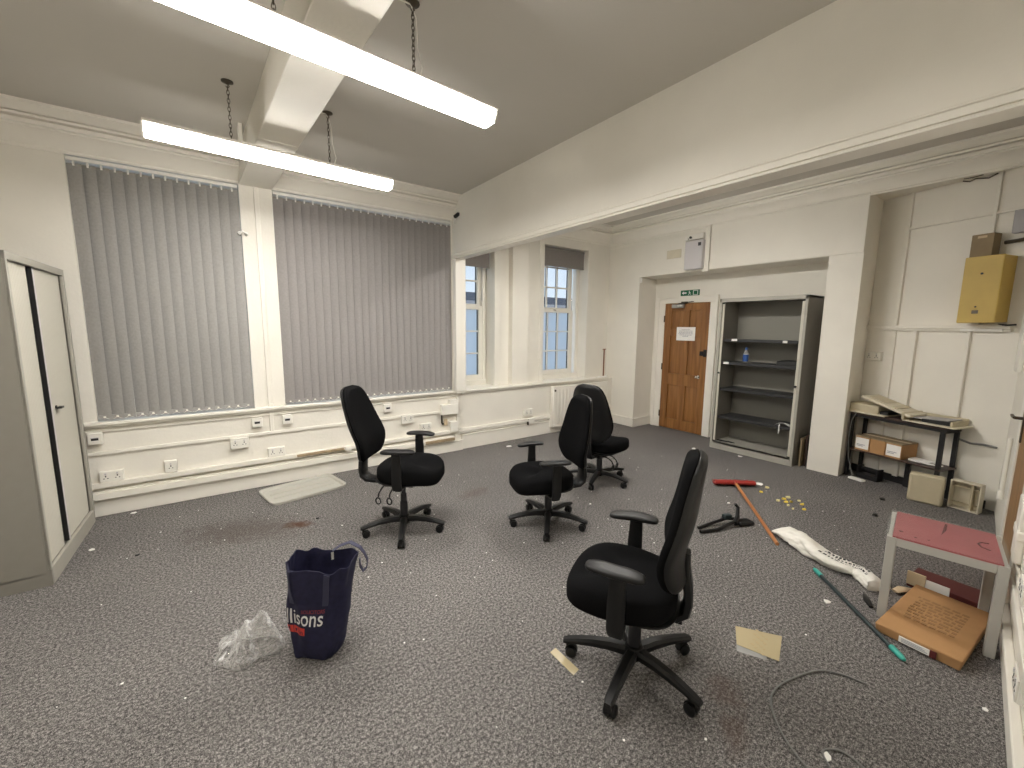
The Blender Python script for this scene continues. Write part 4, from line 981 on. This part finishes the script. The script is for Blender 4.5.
# ------------------------------------------------------------------ frosted cover lying by the wall
r = thing('lamp_cover', 'frosted plastic cover lying on the carpet along the window wall', 'cover', (.640, 4.355, 0), radians(10.5))
def rr(a, b, z, n=9, N=64): return [(*sup(a, b, n, k, N), z) for k in range(N)]
MB().loft([rr(.335, .215, .002), rr(.348, .228, .030), rr(.342, .222, .034), rr(.326, .206, .026), rr(.318, .198, .006)], cap1=True).build('cover_tray', 'cover', r)
MB().box(-.28, .28, -.05, -.04, .006, .012).box(-.28, .28, .06, .07, .006, .012).build('ribs', 'cover', r)

# ------------------------------------------------------------------ broom
r = thing('broom', 'red broom with an orange wooden handle lying on the carpet', 'broom', (4.28, 1.985, 0), atan2(1.199-1.985, 3.327-4.28))
hd = radians(94)
def hb(mb): mb.bm.transform(Matrix.Rotation(hd-pi/2+radians(6), 4, 'Z')); return mb
m = MB(); m.loft([[(x, y, z) for x, z in ((-.045, .012), (-.03, .055), (.0, .064), (.032, .05), (.035, .03), (.0, .012))] for y in (-.20, -.19, .19, .20)])
hb(m).build('broom_head', 'redplastic', r, bevel=.003)
m = MB(); rn = random.Random(9)
for k in range(90):
    y = -.19+.38*k/89; x = -.04+rn.uniform(-.01, .01); z = rn.uniform(.014, .05); m.box(x-.045, x, y-.002, y+.002, max(.002, z-.012), z-.008)
hb(m).build('bristles', 'bristle', r)
MB().cyl((.0, 0, .052), (.07, 0, .045), .020, .017).build('socket_ferrule', 'redplastic', r)
MB().tube([(.05, 0, .046), (.5, 0, .036), (1.235, 0, .017)], .0135, 12).build('handle', 'handlewood', r)

# black arm bracket on the floor
r = thing('loose_bracket', 'black broken chair bracket lying left of the broom handle', 'bracket', (3.36, 1.56, 0), radians(-20))
MB().tube([(-.30, .02, .014), (-.15, .05, .02), (.0, .06, .04), (.06, .03, .045)], .013, 8).build('tube_arm', 'chplastic', r)
MB().tube([(-.33, -.04, .014), (-.18, -.045, .014), (-.04, -.02, .030), (.06, .0, .04)], .014, 8).build('tube_arm', 'chplastic', r)
MB().tube([(.02, -.02, .03), (.08, .02, .06), (.12, .06, .12), (.10, .07, .15)], [.022, .018, .014, .012], 8).build('lever', 'chplastic', r)
bx(.06, .20, -.045, .045, .004, .034).build('plate', 'chplastic', r, bevel=.012)
bx(-.03, .04, .03, .075, .04, .08).build('clamp', 'pole', r, bevel=.008)

# ------------------------------------------------------------------ white twisted sack
path = [(3.535, 1.300, .02), (3.51, 1.215, .050), (3.455, 1.085, .065), (3.375, .975, .060), (3.322, .845, .050), (3.335, .735, .052), (3.300, .675, .055), (3.235, .600, .045)]
wid = (.035, .070, .088, .078, .062, .050, .056, .066); hgt = (.015, .042, .050, .045, .040, .034, .042, .034)
def sack_frame(t):
    f = t*(len(path)-1); i = min(int(f), len(path)-2); k = f-i; g = [max(0, min(len(path)-1, j)) for j in (i-1, i, i+1, i+2)]
    def cr(a, b, c, d): return .5*((2*b)+(-a+c)*k+(2*a-5*b+4*c-d)*k*k+(-a+3*b-3*c+d)*k**3)
    p = Vector([cr(*[path[j][c] for j in g]) for c in range(3)]); w = wid[i]+(wid[i+1]-wid[i])*k; h = hgt[i]+(hgt[i+1]-hgt[i])*k
    return p, w, h
def sack_pt(t, q, off=0.0):
    p, w, h = sack_frame(t); p2, _, _ = sack_frame(min(1, t+.02)); p1, _, _ = sack_frame(max(0, t-.02)); d = (p2-p1); d.z = 0; d.normalize(); sd = Vector((d.y, -d.x, 0))
    rip = 1 + .15*sin(3*q+11*t) + .20*noise.noise(Vector((cos(q)*2.2, sin(q)*2.2, t*12))) + .10*noise.noise(Vector((cos(q)*5, sin(q)*5, t*30)))
    v = p + sd*(w+off)*cos(q)*rip + Vector((0, 0, 1))*(h+off)*sin(q)*rip
    v.z = max(.002, v.z - p.z + h*1.02 if True else v.z); return v
r = thing('woven_sack', 'white printed sack twisted into a roll between broom and small red table', 'sack', (3.4, .93, 0))
off_ = Vector((-3.4, -.93, 0))
MB().loft([[sack_pt(i/90, 2*pi*k/48)+off_ for k in range(48)] for i in range(91)]).build('sack_body', 'sack', r, angle=80)
m = MB(); rn = random.Random(2)
for row in range(4):
    q = 1.05+.42*row; t = .48
    while t < .90:
        l = rn.uniform(.008, .022); a, b, c, d = [sack_pt(tt, qq, .002)+off_ for tt, qq in ((t, q), (t+l, q), (t+l, q+.20), (t, q+.20))]
        m.f([m.v(a), m.v(b), m.v(c), m.v(d)]); t += l+.010
m.build('print_lines', 'ink', r, smooth=False)

# dark pole with teal ends
a, b = Vector((3.176, .912, .016)), Vector((2.626, .354, .016)); dv = (b-a).normalized()
r = thing('mop_pole', 'dark pole with teal ends lying in front of the small red table', 'pole', tuple((a+b)/2))
h = (b-a).length/2
MB().cyl(-dv*(h-.06), dv*(h-.06), .0115).build('pole_tube', 'pole', r)
for s in (-1, 1):
    MB().tube([dv*s*(h-.085), dv*s*(h-.02), dv*s*h], [.0145, .0145, .008], 12).build('teal_end', 'teal', r)
o = MB().tube([(3.00, .57, .012), (3.05, .60, .014), (3.12, .63, .01)], [.012, .02, .01], 8, .6).build('black_scrap', 'chplastic'); tag(o, 'black plastic piece beside the front left foot of the red table', 'scrap')

# ------------------------------------------------------------------ small red-topped table
r = thing('small_table', 'small square grey metal table with a red top under glass', 'table', (3.205, .352, 0), radians(9.0))
hw = .222; H = .490
for sx in (-1, 1):
    for sy in (-1, 1):
        x, y = sx*(hw-.020), sy*(hw-.020); bx(x-.02, x+.02, y-.02, y+.02, 0, H-.008).build('leg', 'greypaint', r, bevel=.003)
m = MB()
for s in (-1, 1):
    m.box(-hw+.04, hw-.04, s*(hw-.012)-.008, s*(hw-.012)+.008, H-.055, H-.010); m.box(s*(hw-.012)-.008, s*(hw-.012)+.008, -hw+.04, hw-.04, H-.055, H-.010)
m.build('apron', 'greypaint', r, bevel=.002)
bx(-hw+.005, hw-.005, -hw+.022, hw-.022, H-.010, H).build('table_top', 'redtop', r, bevel=.001)
bx(-hw-.003, hw+.003, -hw-.005, hw+.005, H, H+.005).build('glass_sheet', 'clearedge', r, bevel=.001)
m = MB()
m.loft([[(a, b, H-.0005) for a, b in ((-.02, .012), (.10, .002), (.19, -.006), (.185, -.016), (.08, -.010))], [(a, b, H+.0012) for a, b in ((-.02, .012), (.10, .002), (.19, -.006), (.185, -.016), (.08, -.010))]])
m.tube([(-.07, -.165, H), (-.05, -.135, H), (-.01, -.125, H), (.02, -.135, H), (.03, -.165, H)], .004, 6)
m.lathe([(0, 0), (.009, 0), (.009, .0012), (0, .0012)], (-.12, .17, H)); m.lathe([(0, 0), (.006, 0), (.006, .0012), (0, .0012)], (-.16, .11, H)); m.lathe([(0, 0), (.005, 0), (.005, .0012), (0, .0012)], (-.15, .06, H))
m.build('scuff_marks', 'redmark', r)

# cartons under the table
r = thing('flat_carton', 'flat brown cardboard carton with white label lying under the red table', 'box', (3.085, .325, 0), radians(-4))
m = MB().hexa([(-.30, -.160, 0), (.31, -.160, 0), (.31, .155, 0), (-.30, .155, 0), (-.31, -.168, .060), (.315, -.165, .062), (.315, .157, .064), (-.31, .161, .052)])
m.build('carton_body', 'card', r, bevel=.006)
m = MB(); rn = random.Random(5)
for i in range(9):
    y = -.10; x = .16-.035*i
    while y < .10:
        l = rn.uniform(.014, .035); m.box(x-.009, x+.009, y, min(.105, y+l), .0595, .0632+.0009*(i*.0)); y += l+.009
mk = m.build('faded_print', 'cardprint', r)
bx(-.3165, -.3105, -.055, .060, .012, .042).build('white_label', 'paper', r)
m = MB()
for k in range(3): m.box(-.3172, -.3164, -.05+.01*k, .05, .019+.007*k, .022+.007*k)
m.build('label_lines', 'greyink', r)
bx(-.3165, -.3105, -.080, -.057, .010, .045).build('red_spot', 'burgundy', r)
bx(-.3, .25, -.1645, -.162, .045, .055).build('side_seam', 'carddull', r)
r = thing('burgundy_carton', 'dark burgundy flat box half behind the brown carton', 'box', (3.565, .335, 0), radians(-4))
bx(-.10, .10, -.15, .17, 0, .060).build('box_body', 'burgundy', r, bevel=.004)
bx(-.104, -.100, -.02, .09, .03, .085).build('white_label', 'paper', r)
bx(-.110, -.098, .085, .17, .02, .105).build('cream_flap', 'cardcream', r, bevel=.002)
o = MB().tube([(3.30, .53, .018), (3.35, .51, .024), (3.42, .46, .014)], [.018, .028, .018], 8, .4).build('orange_wrapper', 'cardcream'); tag(o, 'cream and orange wrapper at the end of the white sack', 'wrapper')

# ------------------------------------------------------------------ tape pieces, cable, litter
def quad(name, mt, P, lab, cat, z=.003, h=.0012):
    c = Vector((sum(p[0] for p in P)/len(P), sum(p[1] for p in P)/len(P), 0))
    m = MB(); m.loft([[(x-c.x, y-c.y, zz) for x, y in P] for zz in (z, z+h)]); o = m.build(name, mt); o.location = c; tag(o, lab, cat); return o
o = quad('tape_sheet', 'tape', [(2.205, .955), (2.328, .774), (2.132, .71), (2.075, .885)], 'tan taped paper patch stuck to the carpet right of the nearest chair', 'tape')
m = MB(); rn = random.Random(8)
for i in range(4):
    a = Vector((-.075+.042*i, -.06+.012*i, .0044)); b = a+Vector((.04, .085, 0)); u = (b-a).normalized(); w = Vector((-u.y, u.x, 0))*.006; t = .0
    while t < .8:
        l = rn.uniform(.10, .2); p, q = a.lerp(b, t), a.lerp(b, min(1, t+l)); m.loft([[p-w, p+w, p+w+Vector((0, 0, .0005)), p-w+Vector((0, 0, .0005))], [q-w, q+w, q+w+Vector((0, 0, .0005)), q-w+Vector((0, 0, .0005))]]); t += l+.09
m.build('faint_lines', 'tapeprint', o)
m = MB()
for x in (.0,):
    m.box(-.12, -.06, -.03, .10, .0005, .0015); m.bm.transform(Matrix.Rotation(radians(28), 4, 'Z'))
m.build('clear_edge', 'tapeclear', o)
quad('tape_piece', 'tape', [(1.258, 1.395), (1.300, 1.402), (1.300, 1.238), (1.256, 1.228)], 'tan tape strip at the left castor of the nearest chair', 'tape')
def smooth(P, n=6):
    out = []
    for i in range(len(P)-1):
        g = [P[max(0, min(len(P)-1, j))] for j in (i-1, i, i+1, i+2)]
        for k in range(n):
            t = k/n; out.append(tuple(.5*(2*b+(c-a)*t+(2*a-5*b+4*c-d)*t*t+(3*b-a-3*c+d)*t**3) for a, b, c, d in zip(*g)))
    return out+[P[-1]]
o = MB().tube(smooth([(2.313, .421, .006), (2.283, .51, .006), (2.206, .585, .006), (1.984, .647, .006), (1.846, .627, .006), (1.724, .526, .006), (1.66, .40, .006), (1.70, .345, .006), (1.78, .42, .006), (1.845, .383, .006), (1.84, .315, .006), (1.80, .25, .006)]), .0042, 6).build('thin_cable', 'cable'); tag(o, 'thin grey cable curling on the carpet at the bottom of the photo', 'cable')
def scrap(x, y, s0, mt, lab, cat='scrap', grp=None, name='paper_scrap', h=.006, seed=0):
    s = s0*(.72 if name == 'foam_scrap' else .85); rn = random.Random(int(x*991+y*577)+seed); n = 6; a0 = rn.uniform(0, 6)
    R = [s*rn.uniform(.65, 1.15) for _ in range(n)]; P = [(R[k]*cos(a0+2*pi*k/n), R[k]*sin(a0+2*pi*k/n)*.8) for k in range(n)]
    m = MB(); m.loft([[(px, py, .001) for px, py in P], [(px*.95, py*.95, h*rn.uniform(.5, 1.1)) for px, py in P], [(px*.4, py*.4, h) for px, py in P]])
    o = m.build(name, mt); o.location = (x, y, 0); tag(o, lab, cat, grp); return o
scrap(4.556, 1.865, .060, 'paper', 'white scrap just right of the red broom head')
scrap(4.47, 2.02, .022, 'paper', 'tiny white scrap behind the red broom head')
scrap(5.365, 2.45, .045, 'paper', 'white scrap on the carpet before the middle of the open cupboard')
scrap(5.20, 2.98, .05, 'paper', 'white shred on the carpet before the left foot of the open cupboard')
scrap(3.19, 4.47, .050, 'paper', 'white scrap by the skirting behind the chair facing left')
scrap(-.795, 4.00, .028, 'paper', 'white scrap on the carpet beside the closed grey cupboard')
scrap(-.64, 4.62, .030, 'paper', 'white scrap by the skirting near the closed grey cupboard')
scrap(1.78, .405, .028, 'paper', 'white scrap by the looped cable at the bottom of the photo')
scrap(1.36, .50, .030, 'paper', 'white scrap left of the cable at the bottom of the photo')
scrap(2.57, .085, .014, 'paper', 'small white fleck by the near wall skirting')
scrap(2.864, .742, .028, 'paper', 'white scrap left of the dark pole')
scrap(3.80, 1.80, .022, 'paper', 'white scrap left of the orange broom handle')
scrap(4.72, 4.60, .05, 'paper', 'white scrap on the carpet under the radiator')
scrap(2.45, 4.63, .014, 'dark', 'dark speck against the skirting below the nib')
scrap(3.48, 3.20, .016, 'paper', 'white fleck on the carpet near the armless chair')
scrap(2.72, 2.52, .014, 'paper', 'white fleck on the carpet right of the armchair facing left')
scrap(5.10, .995, .030, 'dark', 'dark scrap on the carpet before the shelf unit', h=.02)
scrap(4.60, .93, .028, 'dark', 'dark scrap on the carpet between red table and shelf unit', h=.02)
scrap(.62, 3.62, .018, 'dark', 'dark crumb just behind the brown stain on the carpet', h=.01)
scrap(-.52, 3.72, .014, 'dark', 'dark crumb on the carpet right of the closed grey cupboard', h=.01)
scrap(4.506, 1.766, .034, 'creambit', 'pale yellow scrap apart from the others, farthest back', name='foam_scrap', h=.012)
scrap(4.335, 1.578+.17, .030, 'yellowbit', 'yellow scrap apart from the others, leftmost', name='foam_scrap', h=.012)
for i, (x, y, s, mt) in enumerate(((4.335, 1.545, .036, 'yellowbit'), (4.40, 1.535, .034, 'creambit'), (4.27, 1.50, .036, 'yellowbit'), (4.24, 1.56, .034, 'creambit'), (4.40, 1.44, .030, 'creambit'), (4.33, 1.39, .034, 'yellowbit'), (4.20, 1.455, .022, 'creambit'), (4.15, 1.40, .022, 'creambit'), (4.22, 1.335, .026, 'yellowbit'), (4.31, 1.475, .026, 'yellowbit'))):
    scrap(x, y, s, mt, 'yellow foam scrap in the cluster on the carpet right of the broom', 'scrap', 'yellow foam scraps by the broom', 'foam_scrap', .014, i)

m = MB(); rn = random.Random(31)
for k in range(170):
    x, y = rn.uniform(-.7, 4.8), rn.uniform(.5, 4.5); s_ = rn.uniform(.0025, .0065); a0 = rn.uniform(0, 6)
    P = [(x+s_*cos(a0+q)*rn.uniform(.6, 1.2), y+s_*sin(a0+q)*rn.uniform(.6, 1.2)) for q in (0, 1.3, 2.5, 3.8, 5.1)]
    m.loft([[(px, py, .0008) for px, py in P], [(px, py, .003) for px, py in P]])
o = m.build('white_crumbs', 'paper'); tag(o, 'tiny white crumbs scattered all over the grey carpet', 'crumbs', kind='stuff')
# ------------------------------------------------------------------ dusk sky outside, camera, view
w = bpy.data.worlds.new('dusk'); sc.world = w; w.use_nodes = True
nt = w.node_tree; bg = nt.nodes['Background']
tc = nt.nodes.new('ShaderNodeTexCoord'); sp = nt.nodes.new('ShaderNodeSeparateXYZ'); nt.links.new(tc.outputs['Generated'], sp.inputs[0])
rp = nt.nodes.new('ShaderNodeValToRGB'); rp.color_ramp.elements[0].position = .0; rp.color_ramp.elements[1].position = .5
rp.color_ramp.elements[0].color = (.66, .76, .86, 1); rp.color_ramp.elements[1].color = (.34, .50, .72, 1)
nt.links.new(sp.outputs['Z'], rp.inputs['Fac']); nt.links.new(rp.outputs['Color'], bg.inputs['Color']); bg.inputs['Strength'].default_value = 1.15

cam = bpy.data.cameras.new('camera'); co = bpy.data.objects.new('camera', cam); COL.objects.link(co); sc.camera = co
cam.sensor_width = 36; cam.lens = 415.8*36/1024; cam.clip_start = .02
yaw, pitch, roll = .6261, -.1347, .0093
fw = Vector((sin(yaw)*cos(pitch), cos(yaw)*cos(pitch), sin(pitch))); rt = Vector((cos(yaw), -sin(yaw), 0)); up = rt.cross(fw)
r2 = rt*cos(roll)+up*sin(roll); u2 = -rt*sin(roll)+up*cos(roll)
Mx = Matrix((r2, u2, -fw)).transposed().to_4x4(); Mx.translation = (0, 0, 1.6); co.matrix_world = Mx
vs = sc.view_settings; vs.view_transform = 'Standard'; vs.look = 'None'; vs.gamma = 1; vs.use_curve_mapping = False; vs.exposure = 0.16
cy = sc.cycles; cy.use_denoising = True; cy.max_bounces = 10; cy.diffuse_bounces = 6; cy.transparent_max_bounces = 16; cy.caustics_reflective = False; cy.caustics_refractive = False; cy.sample_clamp_indirect = 6
